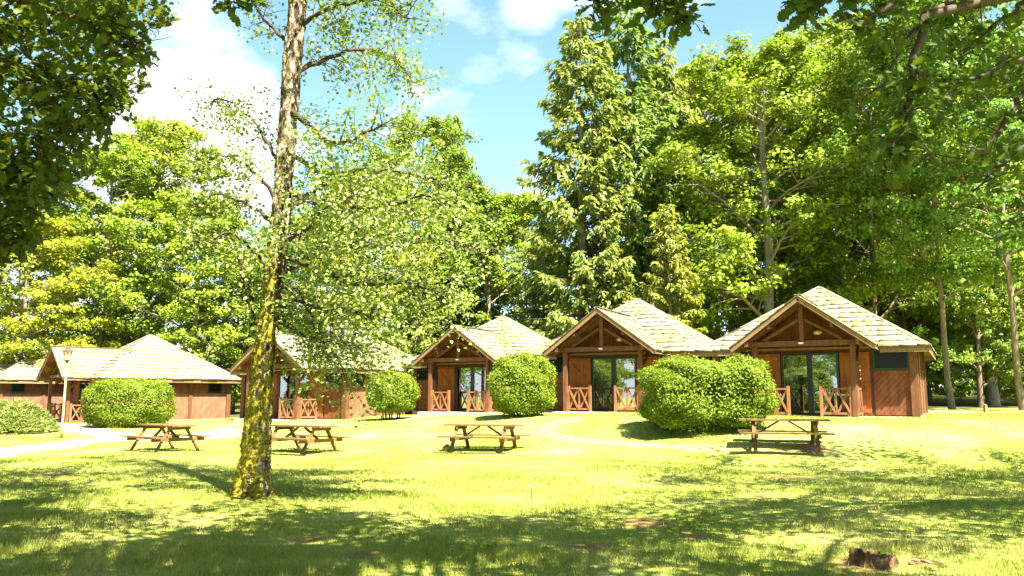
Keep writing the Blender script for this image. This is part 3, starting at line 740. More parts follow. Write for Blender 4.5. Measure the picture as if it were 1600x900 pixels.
# ------------------------------------------------------------------ trees
def limb_path(p, az, el, L, curve, wander, rng, k=6):
    pts = [np.array(p, float)]; e = el
    for i in range(k):
        d = np.array([math.cos(az) * math.cos(e), math.sin(az) * math.cos(e), math.sin(e)]); pts.append(pts[-1] + d * L / k)
        e += curve / k + rng.normal(0, wander); az += rng.normal(0, wander)
    return np.array(pts)
def make_broadleaf(seed, H, base, Rc, tr, nl=22, leaves=30000, ls=.19, flat=.6, cl=.56, wander=.12, fork=0, top=1.0):
    rng = np.random.default_rng(seed); A = Acc()
    tp = [np.array([0, 0, -.3])]; k = 12; lean = rng.normal(0, .02, 2)
    for i in range(k): tp.append(tp[-1] + np.array([lean[0] + rng.normal(0, .035), lean[1] + rng.normal(0, .035), 1]) * (H * .93 + .3) / k)
    tp = np.array(tp); hz = tp[:, 2]; tr_ = tr * np.clip(1 - hz / (H * 1.02), .05, 1) ** .75; tr_[0] *= 1.25
    A.tube(tp, tr_, 9)
    tips = []
    c0, half = base + (H - base) * .42, (H - base) * .60
    for i in range(nl):
        t = base + (H * .93 - base) * ((i + rng.random() * .7) / nl) ** .9
        prof = math.sqrt(max(.06, 1 - ((t + .12 * H - c0 - .05 * H) / half) ** 2)); L = Rc * prof * rng.uniform(.75, 1.12)
        az = i * 2.4 + rng.normal(0, .3); el = rng.uniform(.25, .6) + .5 * (t - base) / (H - base)
        p = [np.interp(t, hz, tp[:, j]) for j in (0, 1)] + [t]; r0 = np.interp(t, hz, tr_) * .5
        lp = limb_path(p, az, el, L, rng.uniform(-.6, .2), wander, rng); A.tube(lp, np.linspace(r0, .02, len(lp)), 5)
        for s in range(11):
            q = .2 + .8 * (s + rng.random() * .5) / 11; b = np.array([np.interp(q * 6, range(7), lp[:, j]) for j in range(3)])
            sd = (-1) ** s; sl = L * rng.uniform(.25, .48) * (1.15 - q * .6) + .4
            sp_ = limb_path(b, az + sd * rng.uniform(.4, 1.2), rng.uniform(-.05, .55), sl, rng.uniform(-.5, .1), wander, rng, 4)
            A.tube(sp_, np.linspace(r0 * .35 + .01, .008, 5), 4)
            for j in (2, 3, 4): tips.append(sp_[j] + rng.normal(0, .12, 3))
        tips.append(lp[-1])
    for i in range(10): tips.append(tp[-1] + rng.normal(0, .5, 3) * np.array([1, 1, .6]))
    tips = np.array(tips); m = len(tips); wts = rng.gamma(2.0, 1, m); wts /= wts.sum()
    idx = rng.choice(m, leaves, p=wts); rad = (cl * rng.uniform(.55, 1.25, m))[idx]
    d = unit(rng.normal(size=(leaves, 3))) * rng.random((leaves, 1)) ** .45
    off = d * rad[:, None] * np.array([1, 1, flat]); P = tips[idx] + off
    P[:, 2] -= .12 * (off[:, 0] ** 2 + off[:, 1] ** 2) / cl
    cen = np.array([0, 0, c0]); outw = unit(tips[idx] - cen) * np.array([1, 1, .6]); N = np.array([0, 0, .45]) + d * .8 + outw * .6 + rng.normal(0, .45, (leaves, 3))
    rnd = np.clip(.5 * rng.random(leaves) + .5 * rng.random(m)[idx], 0, 1)
    return A.mesh('trunk'), leaf_mesh('crown', rng, P, N, ls * rng.uniform(.65, 1.3, leaves), .7, rnd=rnd)
def make_spruce(seed, H, Rc, tr, base=1.5, nwh=48, qs=.30, hang=.9, dens=1.0, taper=.85, sparse_top=0):
    rng = np.random.default_rng(seed); A = Acc()
    tp = np.array([[rng.normal(0, .03), rng.normal(0, .03), z] for z in np.linspace(-.3, H, 10)]); A.tube(tp, tr * np.clip(1 - np.linspace(0, 1, 10), .03, 1) ** .9, 8)
    Ps, Ts, Ns, Rn = [], [], [], []
    for w in range(nwh):
        h = base + (H - base) * ((w + rng.random() * .6) / nwh); fr = (H - h) / (H - base)
        for b in range(rng.integers(4, 8)):
            az = rng.uniform(0, 2 * np.pi); L = Rc * (fr ** taper) * rng.uniform(.55, 1.12) + .25
            k = 8; u = np.linspace(0, 1, k)
            el0 = .25 * (1 - fr) + .05; dz = L * (el0 * u - .38 * fr * u ** 1.5 + .18 * u ** 3)
            bp = np.stack([np.cos(az) * L * u, np.sin(az) * L * u, h + dz], 1); A.tube(bp, np.linspace(.035 * fr + .012, .006, k), 3)
            ns = max(4, int(L * 9 * dens)); v = rng.uniform(.12, 1, ns) ** .8
            c = np.stack([np.interp(v, u, bp[:, j]) for j in range(3)], 1)
            side = rng.choice([-1, 1], ns); tw = (.18 + .36 * L * (1 - v) * .6) * rng.uniform(.4, 1.1, ns)
            perp = np.array([-math.sin(az), math.cos(az), 0]); fw = np.array([math.cos(az), math.sin(az), 0])
            br = rng.random()
            for q in range(4):
                f = (q + rng.random(ns)) / 4
                pos = c + (perp[None] * side[:, None] * .8 + fw[None] * .6) * (tw * f)[:, None] + np.array([0, 0, -1.0]) * (hang * tw * f ** 1.5)[:, None]
                T = perp[None] * side[:, None] * .5 + fw[None] * .5 + np.array([0, 0, -.35 - hang * .5])[None] + rng.normal(0, .22, (ns, 3))
                Ps.append(pos); Ts.append(T); Ns.append(np.array([0, 0, .6])[None] + fw[None] * .7 + rng.normal(0, .45, (ns, 3))); Rn.append(.5 * br + .5 * rng.random(ns))
    P, T, N, rn = (np.concatenate(a) for a in (Ps, Ts, Ns, Rn))
    return A.mesh('trunk'), leaf_mesh('crown', rng, P, N, qs * rng.uniform(.6, 1.3, len(P)), .34, T, rnd=rn)
KIND = {}
def kind(nm, meshes, bark_, leaf_): KIND[nm] = (*meshes, bark_, leaf_)
kind('beech_a', make_broadleaf(21, 20, 3.2, 5.8, .2, 30, 36000, .20), 'bark', 'leaf_green')
kind('beech_b', make_broadleaf(22, 22, 4.5, 5.6, .16, 28, 34000, .21), 'bark', 'leaf_green')
kind('beech_c', make_broadleaf(23, 18, 1.2, 5.4, .26, 32, 44000, .20), 'bark', 'leaf_green')
kind('yellow_a', make_broadleaf(31, 18, 2.5, 5.2, .28, 30, 44000, .19), 'bark_pale', 'leaf_yellow')
kind('yellow_b', make_broadleaf(32, 16, 1.0, 5.0, .22, 30, 44000, .19), 'bark_pale', 'leaf_yellow')
kind('spruce_a', make_spruce(41, 24, 4.8, .34, 1.0, 60, .44, 1.25, .95, .64), 'bark', 'needle')
kind('spruce_b', make_spruce(42, 24, 4.2, .30, 1.5, 58, .42, 1.35, .95, .70), 'bark', 'needle')
kind('pale_a', make_spruce(43, 14, 3.1, .20, .6, 40, .40, .7, 1.4, .7), 'bark_pale', 'needle_pale')
kind('young', make_broadleaf(33, 7, .6, 3.0, .10, 18, 14000, .17, .5), 'bark', 'leaf_yellow')
BASEH = dict(beech_a=20, beech_b=22, beech_c=18, yellow_a=18, yellow_b=16, spruce_a=24, spruce_b=24, pale_a=14, young=7)
NAMES = dict(beech_a='beech_tree', beech_b='beech_tree', beech_c='beech_tree', yellow_a='broadleaf_tree', yellow_b='broadleaf_tree', spruce_a='spruce_tree', spruce_b='spruce_tree', pale_a='larch_tree', young='young_tree')
trng = random.Random(4)
def tree(k, px, depth, top, label, wide=1.0, group='trees behind the cabins', rz=None):
    p = at(px, 600, depth); z0 = gzf(p.x, depth) - .05
    H = at(px, top, depth).z - z0; s = H / BASEH[k]
    tm, cm, bk, lf = KIND[k]
    root = empty(NAMES[k], (p.x, depth, z0), rz if rz is not None else trng.uniform(0, 6.28)); root.scale = (s * wide, s * wide, s)
    tag(root, label, 'tree', group); link('trunk', tm, M[bk], root); link('crown', cm, M[lf], root)
    return root
TREES = [
 ('yellow_b', 30, 50, 330, 'yellow green tree rising behind the leftmost cabin at the frame edge', 1.2),
 ('yellow_a', 150, 56, 235, 'bright yellow green tree with pale trunks behind the lamp post cabin', 1.1),
 ('yellow_a', 228, 60, 185, 'tallest yellow green tree left of the mossy trunk', 1.0),
 ('yellow_b', 300, 54, 300, 'yellow green tree right behind the roof peak of the side on cabin', 1.1),
 ('beech_c', 365, 58, 400, 'low green tree filling the gap left of the mossy trunk', 1.0),
 ('beech_c', 480, 56, 330, 'green tree directly right of the mossy trunk, behind the trunk hidden cabin', 1.1),
 ('yellow_a', 560, 54, 275, 'light green tree behind the smallest round bush', 1.1),
 ('beech_a', 640, 60, 175, 'green tree just left of the dark pointed spruce', .85),
 ('spruce_a', 703, 64, 178, 'dark pointed spruce alone left of the open sky gap', .8),
 ('pale_a', 650, 51, 400, 'drooping pale conifer behind the roof left of the cabin with the centre gable', 1.1),
 ('yellow_b', 765, 62, 295, 'yellow green tree below the open sky gap', 1.0),
 ('yellow_b', 815, 70, 300, 'green tree under the right side of the open sky gap', 1.0),
 ('spruce_b', 850, 56, 330, 'short dark spruce left of the three tall spruces', 1.0),
 ('spruce_a', 912, 48, 25, 'leftmost of the three tall spruces, against the open sky gap', 1.1),
 ('spruce_b', 990, 50, -8, 'middle and tallest of the three tall spruces', 1.12),
 ('spruce_b', 1050, 53, 62, 'rightmost of the three tall spruces', 1.05),
 ('pale_a', 1050, 41.3, 320, 'pale yellow conifer rising above the roof of the second cabin from right', .9),
 ('pale_a', 960, 46, 380, 'pale conifer in front of the middle tall spruce', 1.1),
 ('yellow_a', 1205, 47, 75, 'broad tree with forked trunk behind the nearest cabin roof', 1.1),
 ('yellow_b', 1120, 62, 105, 'green tree between the rightmost tall spruce and the broad forked beech', 1.0),
 ('yellow_a', 1300, 56, 42, 'tall beech right of the broad forked beech', 1.05),
 ('beech_a', 1367, 48, 60, 'beech whose brown trunk shows above the right roof slope', .9),
 ('yellow_b', 1430, 60, 20, 'tall beech above the right end of the nearest roof', 1.1),
 ('beech_b', 1486, 41, -60, 'tall beech with pale lit trunk standing right of the nearest cabin', .9),
 ('beech_b', 1596, 37, -90, 'beech with lit trunk cut by the right edge', .9),
 ('yellow_b', 1550, 56, 60, 'beech in the shade between the two lit trunks at right', 1.1),
 ('beech_c', 1450, 74, 240, 'shaded tree deep in the wood right of the nearest cabin', 1.1),
 ('beech_c', 1250, 76, 230, 'shaded tree deep in the wood behind the nearest cabin', 1.1),
 ('beech_c', 1150, 78, 280, 'shaded tree deep in the wood behind the gap between the two right cabins', 1.1),
 ('beech_c', 1350, 84, 200, 'shaded tree furthest back in the wood above the right roof slope', 1.2),
 ('beech_c', 1650, 70, 150, 'shaded tree deep in the wood at the right edge', 1.2),
 ('young', 1560, 66, 560, 'sunlit young tree in the clearing between the two lit trunks', 1.3),
 ('young', 1480, 70, 570, 'sunlit young tree in the clearing behind the pale lit trunk', 1.3),
 ('beech_c', 700, 78, 330, 'green tree far behind the cabin with the centre gable', 1.2),
 ('beech_c', 90, 72, 330, 'green tree far behind the leftmost cabin', 1.2),
 ('beech_c', 1420, 55, 330, 'shaded low beech filling the wood right behind the nearest cabin', 1.0),
 ('beech_c', 1530, 50, 300, 'shaded low beech between the pale lit trunk and the right edge', .9),
 ('beech_a', 1800, 54, -40, 'beech further back outside the right edge', 1.1),
 ('beech_c', 420, 76, 420, 'green tree far behind the mossy trunk', 1.2),
]
for a in TREES: tree(*a)
# wood continuing behind the viewer (mirrored in the glass doors)
for k, (x, y, kd) in enumerate([(-16, -30, 'beech_a'), (-27, -18, 'beech_c'), (-6, -42, 'beech_c'), (12, -34, 'beech_a'), (-38, -30, 'beech_b'), (-30, 4, 'beech_c'), (-38, 14, 'beech_a'), (-40, -6, 'beech_c'), (-33, 22, 'beech_c'), (-52, -14, 'beech_b')]):
    tm, cm, bk, lf = KIND[kd]; r = empty(NAMES[kd], (x, y, gzf(x, y) - .05), k * 1.3); tag(r, ['tall green tree across the lawn, mirrored in the glass doors'][0], 'tree', 'trees across the lawn')
    link('trunk', tm, M[bk], r); link('crown', cm, M[lf], r)
# far wood
rng = np.random.default_rng(77); n = 60000
a = rng.uniform(-1.0, 1.0, n); dd = rng.uniform(95, 125, n); tops = 7 + 2.5 * np.sin(a * 17) + 1.5 * np.sin(a * 41 + 1)
P = np.stack([dd * np.sin(a), dd * np.cos(a), 0 * a], 1); P[:, 2] = gz(P[:, 0], P[:, 1]) + tops * rng.random(n) ** .8
o = link('far_woods', leaf_mesh('far_woods', rng, P, rng.normal(0, .5, (n, 3)) + (0, -.5, .6), rng.uniform(.5, 1.1, n), .7), M['leaf_green']); tag(o, 'far green wood closing the view between the trunks', 'woods', kind='stuff')

# --- foreground sprays: branch + twigs + leaves
class Spray:
    def __init__(s, seed): s.rng = np.random.default_rng(seed); s.A = Acc(); s.P = []; s.N = []; s.T = []
    def branch(s, pts, r0, r1, ntw=20, twl=.5, per=9, droop=.3, spread=1.0, start=.15, sub=0, wood=True):
        rng = s.rng; P = np.array([tuple(p) for p in pts], float); t = np.linspace(0, len(P) - 1, max(6, len(P) * 4))
        Q = np.stack([np.interp(t, range(len(P)), P[:, j]) for j in range(3)], 1)
        ker = np.array([1, 2, 3, 2, 1]) / 9
        for j in range(3): Q[2:-2, j] = np.convolve(Q[:, j], ker, 'valid')
        L = np.linalg.norm(P[-1] - P[0]); Q[1:-1] += rng.normal(0, .012 * L ** .5, (len(Q) - 2, 3))
        if wood: s.A.tube(Q, np.linspace(r0, r1, len(Q)), 6)
        for k in range(ntw):
            u = start + (1 - start) * (k + rng.random()) / ntw; b = np.array([np.interp(u * (len(Q) - 1), range(len(Q)), Q[:, j]) for j in range(3)])
            i0 = min(len(Q) - 2, int(u * (len(Q) - 1))); d = unit(Q[i0 + 1] - Q[i0])
            rv = unit(rng.normal(size=3)); e = unit(d * .7 + rv * spread); l = twl * rng.uniform(.5, 1.3)
            m = 5; tw = [b]
            for q in range(m): e = unit(e + np.array([0, 0, -droop / m]) + rng.normal(0, .12, 3)); tw.append(tw[-1] + e * l / m)
            tw = np.array(tw); s.A.tube(tw[:5], np.linspace(.007 + r1 * .25, .002, 5), 3)
            v = rng.uniform(.25, 1.0, per); lp = np.stack([np.interp(v * m, range(m + 1), tw[:, j]) for j in range(3)], 1)
            s.P.append(lp + rng.normal(0, .02 + .10 * twl, (per, 3))); s.T.append(e[None] * .6 + rng.normal(0, .6, (per, 3)) + (0, 0, -.25)); s.N.append(rng.normal(0, .55, (per, 3)) + (0, -.1, .8))
            if sub and rng.random() < .6:
                pass
    def arrays(s): return (np.concatenate(x) for x in (s.P, s.N, s.T))

# main mossy tree
D0 = 12.7
root = empty('mossy_tree', tuple(hit(395, 776))); tag(root, 'mossy leaning trunk with sparse light leaves, standing alone in the foreground lawn', 'tree')
bx = Vector(root.location); D0 = bx.y
prof = [(389, 800, 33), (392, 778, 26.5), (395, 745, 23), (398, 700, 20.5), (406, 620, 17.8), (415, 535, 15.5), (421, 480, 15), (428, 430, 15.5), (440, 335, 14.8), (444, 270, 14), (449, 200, 14.2), (458, 90, 15), (465, 10, 14), (469, -60, 13.5), (474, -180, 13), (482, -330, 10), (492, -520, 6)]
cp_ = [at(a, b, D0 + .0 * i) - bx for i, (a, b, r) in enumerate(prof)]; rr = [r / F * D0 * 1.02 for a, b, r in prof]
t = np.linspace(0, len(prof) - 1, 560); Pc = np.stack([np.interp(t, range(len(prof)), [q[j] for q in cp_]) for j in range(3)], 1); rc = np.interp(t, range(len(prof)), rr)
ker = np.ones(51) / 51
for j in range(3): Pc[25:-25, j] = np.convolve(Pc[:, j], ker, 'valid')
V, Fq = tube_np(Pc, rc, 80); rng = np.random.default_rng(12)
Vr = V.reshape(560, 80, 3); cen = Pc[:, None]; dirv = Vr - cen; rad = np.linalg.norm(dirv, axis=2, keepdims=True); dirv /= rad
ang = np.arange(80) * 2 * np.pi / 80; hgt = Pc[:, 2]
g1 = rng.normal(size=(66, 16)); 
def up2(g, nr, nc):
    a = np.linspace(0, g.shape[0] - 1.001, nr); b = np.arange(nc) * g.shape[1] / nc; i0 = a.astype(int); j0 = b.astype(int); fa = (a - i0)[:, None]; fb = (b - j0)[None]; j1 = (j0 + 1) % g.shape[1]
    return (g[i0][:, j0] * (1 - fa) + g[i0 + 1][:, j0] * fa) * (1 - fb) + (g[i0][:, j1] * (1 - fa) + g[i0 + 1][:, j1] * fa) * fb
disp = .012 * up2(g1, 560, 80) + .012 * up2(rng.normal(size=(20, 9)), 560, 80) + .010 * up2(rng.normal(size=(190, 40)), 560, 80) + .007 * rng.normal(size=(560, 80))
flare = np.clip(1 - (hgt - 0) / .5, 0, 1)[:, None] ** 2 * .05 * (1 + np.sin(ang * 5 + 1))[None]
Vr = cen + dirv * (rad + (disp * (rc / .2)[:, None] + flare)[..., None])
link('trunk', np_mesh('trunk', Vr.reshape(-1, 3), [Fq], smooth=True), M['bark_main'], root)
S = Spray(8)
def B(pts, **k):
    S.branch([at(a, b, D0 + d) - bx for a, b, d in pts], **k)
def trunk_at(py): return np.interp(-py, [-q[1] for q in prof], [q[0] for q in prof])
# right upper limbs
B([(450, 165, 0), (485, 200, -.2), (520, 230, -.5), (560, 215, -.8), (605, 190, -1.0)], r0=.06, r1=.015, ntw=34, twl=.75, per=34)
B([(455, 120, 0), (500, 95, .4), (560, 75, .9), (620, 85, 1.2), (645, 130, 1.3)], r0=.05, r1=.012, ntw=44, twl=.8, per=40, droop=.6)
B([(460, 40, 0), (520, 10, -.3), (590, -5, -.6), (640, 30, -.9)], r0=.05, r1=.012, ntw=44, twl=.8, per=40, droop=.6)
B([(458, 70, 0), (420, 40, .4), (400, 10, .6), (380, -30, .9)], r0=.04, r1=.01, ntw=26, twl=.6, per=11, droop=.5)
B([(465, 0, 0), (510, -60, .5), (590, -90, 1.0), (650, -60, 1.4)], r0=.05, r1=.012, ntw=36, twl=.8, per=12, droop=.8)
B([(444, 230, 0), (480, 260, .6), (540, 280, 1.2), (610, 270, 1.8), (640, 230, 2.1)], r0=.05, r1=.012, ntw=44, twl=.8, per=34)
# left limbs, sparse
B([(440, 270, 0), (405, 200, .5), (365, 160, .9), (325, 150, 1.1)], r0=.035, r1=.008, ntw=40, twl=.7, per=22, droop=.7)
B([(436, 320, 0), (390, 260, -.3), (350, 240, -.6), (310, 250, -.9)], r0=.035, r1=.008, ntw=40, twl=.7, per=22, droop=.7)
B([(432, 350, 0), (390, 320, .4), (340, 300, .9), (295, 330, 1.3)], r0=.04, r1=.008, ntw=30, twl=.7, per=26, droop=.9)
B([(425, 430, 0), (390, 380, -.3), (350, 360, -.5), (310, 390, -.8)], r0=.035, r1=.008, ntw=26, twl=.65, per=24, droop=.8)
B([(418, 520, 0), (392, 490, -.2), (380, 430, -.3), (372, 380, -.4)], r0=.03, r1=.008, ntw=18, twl=.5, per=22, droop=.7)
# right lower skirts
for k, (y0, pts) in enumerate([(290, [(520, 330), (610, 320), (690, 300)]), (335, [(490, 300), (560, 260), (640, 270), (700, 290)]), (360, [(520, 380), (600, 390), (680, 370), (740, 390)]), (400, [(500, 420), (560, 450), (640, 440), (700, 470)]),
                               (430, [(480, 410), (540, 350), (600, 330), (660, 345)]), (460, [(500, 480), (550, 490), (590, 495)]), (490, [(470, 520), (510, 535), (550, 540), (575, 540)]), (380, [(470, 370), (510, 320), (560, 300)]), (450, [(470, 450), (500, 520), (540, 580)])]):
    dd = [-1.2, 1.0, .5, -.6, 1.6, -1.0, .6, -1.8, -.4][k]
    B([(trunk_at(y0), y0, 0)] + [(a, b, dd * (i + 1) / len(pts) * 1.5) for i, (a, b) in enumerate(pts)], r0=.05, r1=.01, ntw=50, twl=.95, per=34, droop=.5)
for k, (y0, pts) in enumerate([(-40, [(420, -80), (350, -120)]), (-150, [(560, -230), (660, -230)]), (-250, [(400, -300), (330, -320)]), (-380, [(560, -430), (620, -440)])]):
    B([(trunk_at(y0), y0, 0)] + [(a, b, (-1) ** k * (i + 1) * .8) for i, (a, b) in enumerate(pts)], r0=.05, r1=.01, ntw=40, twl=.8, per=40, droop=.6)
P, N, T = S.arrays()
link('branch', S.A.mesh('branch'), M['bark_dark'], root)
link('crown', leaf_mesh('crown', S.rng, P, N, S.rng.uniform(.045, .09, len(P)), .80, T), M['leaf_main'], root)

# ---- foreground oaks (trunks outside the frame)
def inside(poly, x, y):
    c = np.zeros(len(x), bool); n = len(poly)
    for i in range(n):
        (x0, y0), (x1, y1) = poly[i], poly[(i + 1) % n]
        k = ((y0 > y) != (y1 > y)) & (x < (x1 - x0) * (y - y0) / (y1 - y0 + 1e-9) + x0); c ^= k
    return c
def inframe(px, py, f, m=12): return (f > .1) & (px > -m) & (px < 1600 + m) & (py > -m) & (py < 900 + m)
leafdata = []
lr = np.random.default_rng(2)
for k in range(4):
    V, F4, F3 = oak_arrays(lr, np.zeros((1, 3)), np.array([[0, 0, 1.]]), 1.0, np.array([[0, 1., 0]])); V[:, 2] += .10 * np.sin(V[:, 0] * 9 + k * 2) * np.abs(V[:, 0]) * 2 + .05 * np.sin(V[:, 1] * 5 + k); V[:, 0] *= 1 + .12 * (k - 1.5)
    me = np_mesh('leaf', V, [F4, F3], rnd=np.full(len(F4) + len(F3), .15 + .22 * k)); me.materials.append(M['leaf_oak']); leafdata.append(me)
def finish_oak(root, S, extra, size, nsep, keepf=None):
    """S spray leaves + extra (P,N,T); the leaves showing largest become parts"""
    P, N, T = S.arrays()
    if extra is not None: P, N, T = np.concatenate([P, extra[0]]), np.concatenate([N, extra[1]]), np.concatenate([T, extra[2]])
    o = np.array(root.location); px, py, f = proj(P + o)
    if keepf is not None:
        k = keepf(px, py, f); P, N, T, px, py, f = P[k], N[k], T[k], px[k], py[k], f[k]
    sz = size * S.rng.uniform(.7, 1.25, len(P)); vis = inframe(px, py, f); key = np.where(vis, sz / np.maximum(f, .1), 0)
    order = np.argsort(-key); sep = order[:nsep]; sep = sep[key[sep] > 0]
    mask = np.ones(len(P), bool); mask[sep] = False
    for i in sep:
        n = unit(N[i]); t = unit(T[i] - (T[i] @ n) * n); b = np.cross(t, n)
        lo = link('leaf', leafdata[int(S.rng.integers(4))], None, root)
        lo.matrix_local = Matrix(((b[0] * sz[i], t[0] * sz[i], n[0] * sz[i], P[i][0]), (b[1] * sz[i], t[1] * sz[i], n[1] * sz[i], P[i][1]), (b[2] * sz[i], t[2] * sz[i], n[2] * sz[i], P[i][2]), (0, 0, 0, 1)))
    near = mask & inframe(px, py, f, 80); far = mask & ~near
    V, F4, F3 = oak_arrays(S.rng, P[near], N[near], sz[near], T[near]); nn = int(near.sum()); r1 = S.rng.random(nn)
    V2, Q2 = leaf_arrays(S.rng, P[far], N[far], sz[far] * 1.15, .6, T[far]); r2 = S.rng.random(int(far.sum()))
    me = np_mesh('crown', np.concatenate([V, V2]), [np.concatenate([F4, Q2 + len(V)]), F3], rnd=np.concatenate([np.repeat(r1, 7), r2, np.repeat(r1, 2)]))
    link('crown', me, M['leaf_oak'], root)
    link('branch', S.A.mesh('branch'), M['bark_dark'], root)
def trunk_part(root, pts, rad, mat='bark'):
    V, Fq = tube_np(pts, rad, 14); link('trunk', np_mesh('trunk', V, [Fq], smooth=True), M[mat], root)

def bough(S, p, zt, r0, r1):
    p = np.array(tuple(p), float); a = np.array([0, 0, zt]); m = (a + p) / 2 + np.array([0, 0, .12 * np.linalg.norm(p - a)])
    u = np.linspace(0, 1, 9)[:, None]; S.A.tube((1 - u) ** 2 * a + 2 * u * (1 - u) * m + u ** 2 * p, np.linspace(r0, r1, 9), 6)
# left oak
LX, LY = -10.2, 9.2
root = empty('oak_tree', (LX, LY, gzf(LX, LY))); tag(root, 'dark oak crown filling the upper left corner', 'tree', 'overhanging oaks')
trunk_part(root, [(0, 0, -.2), (.1, 0, 1.5), (0, .1, 3.5), (.2, 0, 6), (.3, .1, 9), (.4, 0, 12)], [.42, .34, .30, .25, .18, .06])
S = Spray(61); o = Vector(root.location)
LPOLY = [(-900, -900), (300, -900), (275, -20), (262, 35), (215, 60), (245, 100), (235, 120), (205, 150), (215, 185), (165, 190), (175, 225), (120, 245), (105, 300), (70, 330), (60, 370), (20, 400), (-5, 430), (-900, 700)]
for k, pts in enumerate([[(-90, 30, 9.5), (0, 95, 9.2), (60, 140, 9.0), (95, 190, 8.8), (110, 235, 8.6)], [(20, 105, 9.2), (90, 135, 9.4), (150, 145, 9.6), (180, 155, 9.8)], [(-120, -60, 9.5), (0, -10, 9.0), (100, 30, 8.6), (180, 45, 8.3), (205, 75, 8.2)],
                         [(-120, 200, 9.0), (-20, 250, 8.8), (50, 290, 8.6)], [(-140, 300, 9.2), (-40, 340, 9), (10, 370, 8.9), (35, 385, 8.9)], [(-150, 150, 9.8), (-40, 210, 9.6), (40, 260, 9.5), (85, 285, 9.5)], [(-80, 100, 10), (10, 40, 10.4), (120, 20, 10.8), (205, 10, 11)]]):
    bough(S, at(*pts[0]) - o, 3.2 + .5 * k, .11, .06)
    S.branch([at(*q) - o for q in pts], r0=.06, r1=.012, ntw=60, twl=.55, per=12, droop=.2)
n = 44000; r = S.rng; d = unit(r.normal(size=(n, 3))) * r.random((n, 1)) ** .4
Pe = np.array([.9, -.2, 8.9]) + d * np.array([6.2, 6.0, 6.2])
ctr = Pe[r.integers(0, n, 1150)]; ctr = ctr[(ctr[:, 2] > 2.7) & ((ctr[:, 2] < 7.6) | (r.random(len(ctr)) < .45))]; idx = r.integers(0, len(ctr), n); Pe = ctr[idx] + r.normal(0, .34, (n, 3)) * np.array([1, 1, .55])
finish_oak(root, S, (Pe, r.normal(0, .5, (n, 3)) + (0, 0, .85), r.normal(size=(n, 3))), .135, 300, lambda px, py, f: ~inframe(px, py, f) | inside(LPOLY, px + 8 * np.sin(py * .13), py + 8 * np.sin(px * .11)))

# right oak
RX, RY = 11.6, 9.4
root = empty('oak_tree', (RX, RY, gzf(RX, RY))); tag(root, 'oak reaching dark branches in from the upper right corner', 'tree', 'overhanging oaks')
trunk_part(root, [(0, 0, -.2), (-.1, 0, 1.5), (0, .1, 4), (-.2, 0, 7), (-.3, .1, 10), (-.4, 0, 13)], [.45, .36, .32, .26, .18, .06])
S = Spray(62); o = Vector(root.location)
for k, (pts, nt_, tl, pr) in enumerate([
    ([(1700, -60, 9.0), (1560, -40, 8.4), (1445, 25, 7.8), (1400, 95, 7.5), (1345, 172, 7.3)], 17, .36, 8),
    ([(1640, -60, 8.6), (1470, -40, 8.0), (1395, 5, 7.6), (1365, 27, 7.5), (1308, 36, 7.4)], 12, .32, 8),
    ([(1760, 40, 9.4), (1600, 85, 8.6), (1530, 115, 8.3), (1470, 150, 8.1), (1400, 182, 8.0)], 16, .38, 8),
    ([(1720, 60, 9.2), (1610, 120, 8.6), (1585, 175, 8.4), (1545, 228, 8.2), (1490, 255, 8.1)], 14, .38, 8),
    ([(1700, 180, 9.4), (1640, 220, 9.0), (1570, 250, 8.8), (1520, 300, 8.7)], 10, .38, 8),
    ([(1760, -100, 9.8), (1640, -30, 9.2), (1560, 40, 9.0), (1500, 80, 8.9)], 14, .38, 8),
    ([(1445, 25, 7.8), (1425, 120, 7.6), (1415, 200, 7.5), (1395, 230, 7.45)], 20, .30, 9),
    ([(1800, 250, 10), (1700, 300, 9.6), (1620, 340, 9.3), (1560, 350, 9.2)], 10, .38, 8)]):
    bough(S, at(*pts[0]) - o, 3.6 + .45 * k, .10, .05)
    S.branch([at(*q) - o for q in pts], r0=.05, r1=.010, ntw=nt_, twl=tl, per=pr, droop=.35, start=.25)
n = 26000; r = S.rng; d = unit(r.normal(size=(n, 3))) * r.random((n, 1)) ** .4
Pe = np.array([-.3, .8, 9.2]) + d * np.array([5.8, 7.2, 5.4])
ctr = Pe[r.integers(0, n, 300)]
ctr = np.concatenate([ctr, np.array([6.3, 6.3, 8.6]) - np.array(o) + unit(r.normal(size=(45, 3))) * r.random((45, 1)) ** .4 * np.array([2.9, 2.2, 1.5])]); idx = r.integers(0, len(ctr), n)  # extra unseen leaf clusters added on the sunward side to shade the hanging sprays
for k in range(5): S.branch([(-.2, 0, 6 + .4 * k), (-2.2 + .3 * k, -1.2, 7.6), (-5.2 + .9 * k, -3.2 + .3 * k, 8.4)], r0=.10, r1=.02, ntw=6, twl=.6, per=8, droop=.2, start=.4); Pe = ctr[idx] + r.normal(0, .36, (n, 3)) * np.array([1, 1, .55])
RPOLY = [(1500, -50), (1530, 30), (1480, 60), (1560, 130), (1520, 180), (1570, 260), (1540, 330), (1590, 400), (1700, 420), (1700, -50)]
ns = sum(len(q) for q in S.P)
def keep_r(px, py, f):
    m = np.arange(len(px)) < ns
    return m | ~inframe(px, py, f, 30) | (inside(RPOLY, px, py) & (np.random.default_rng(1).random(len(px)) < .05))
finish_oak(root, S, (Pe, r.normal(0, .5, (n, 3)) + (0, 0, .85), r.normal(size=(n, 3))), .135, 300, keep_r)

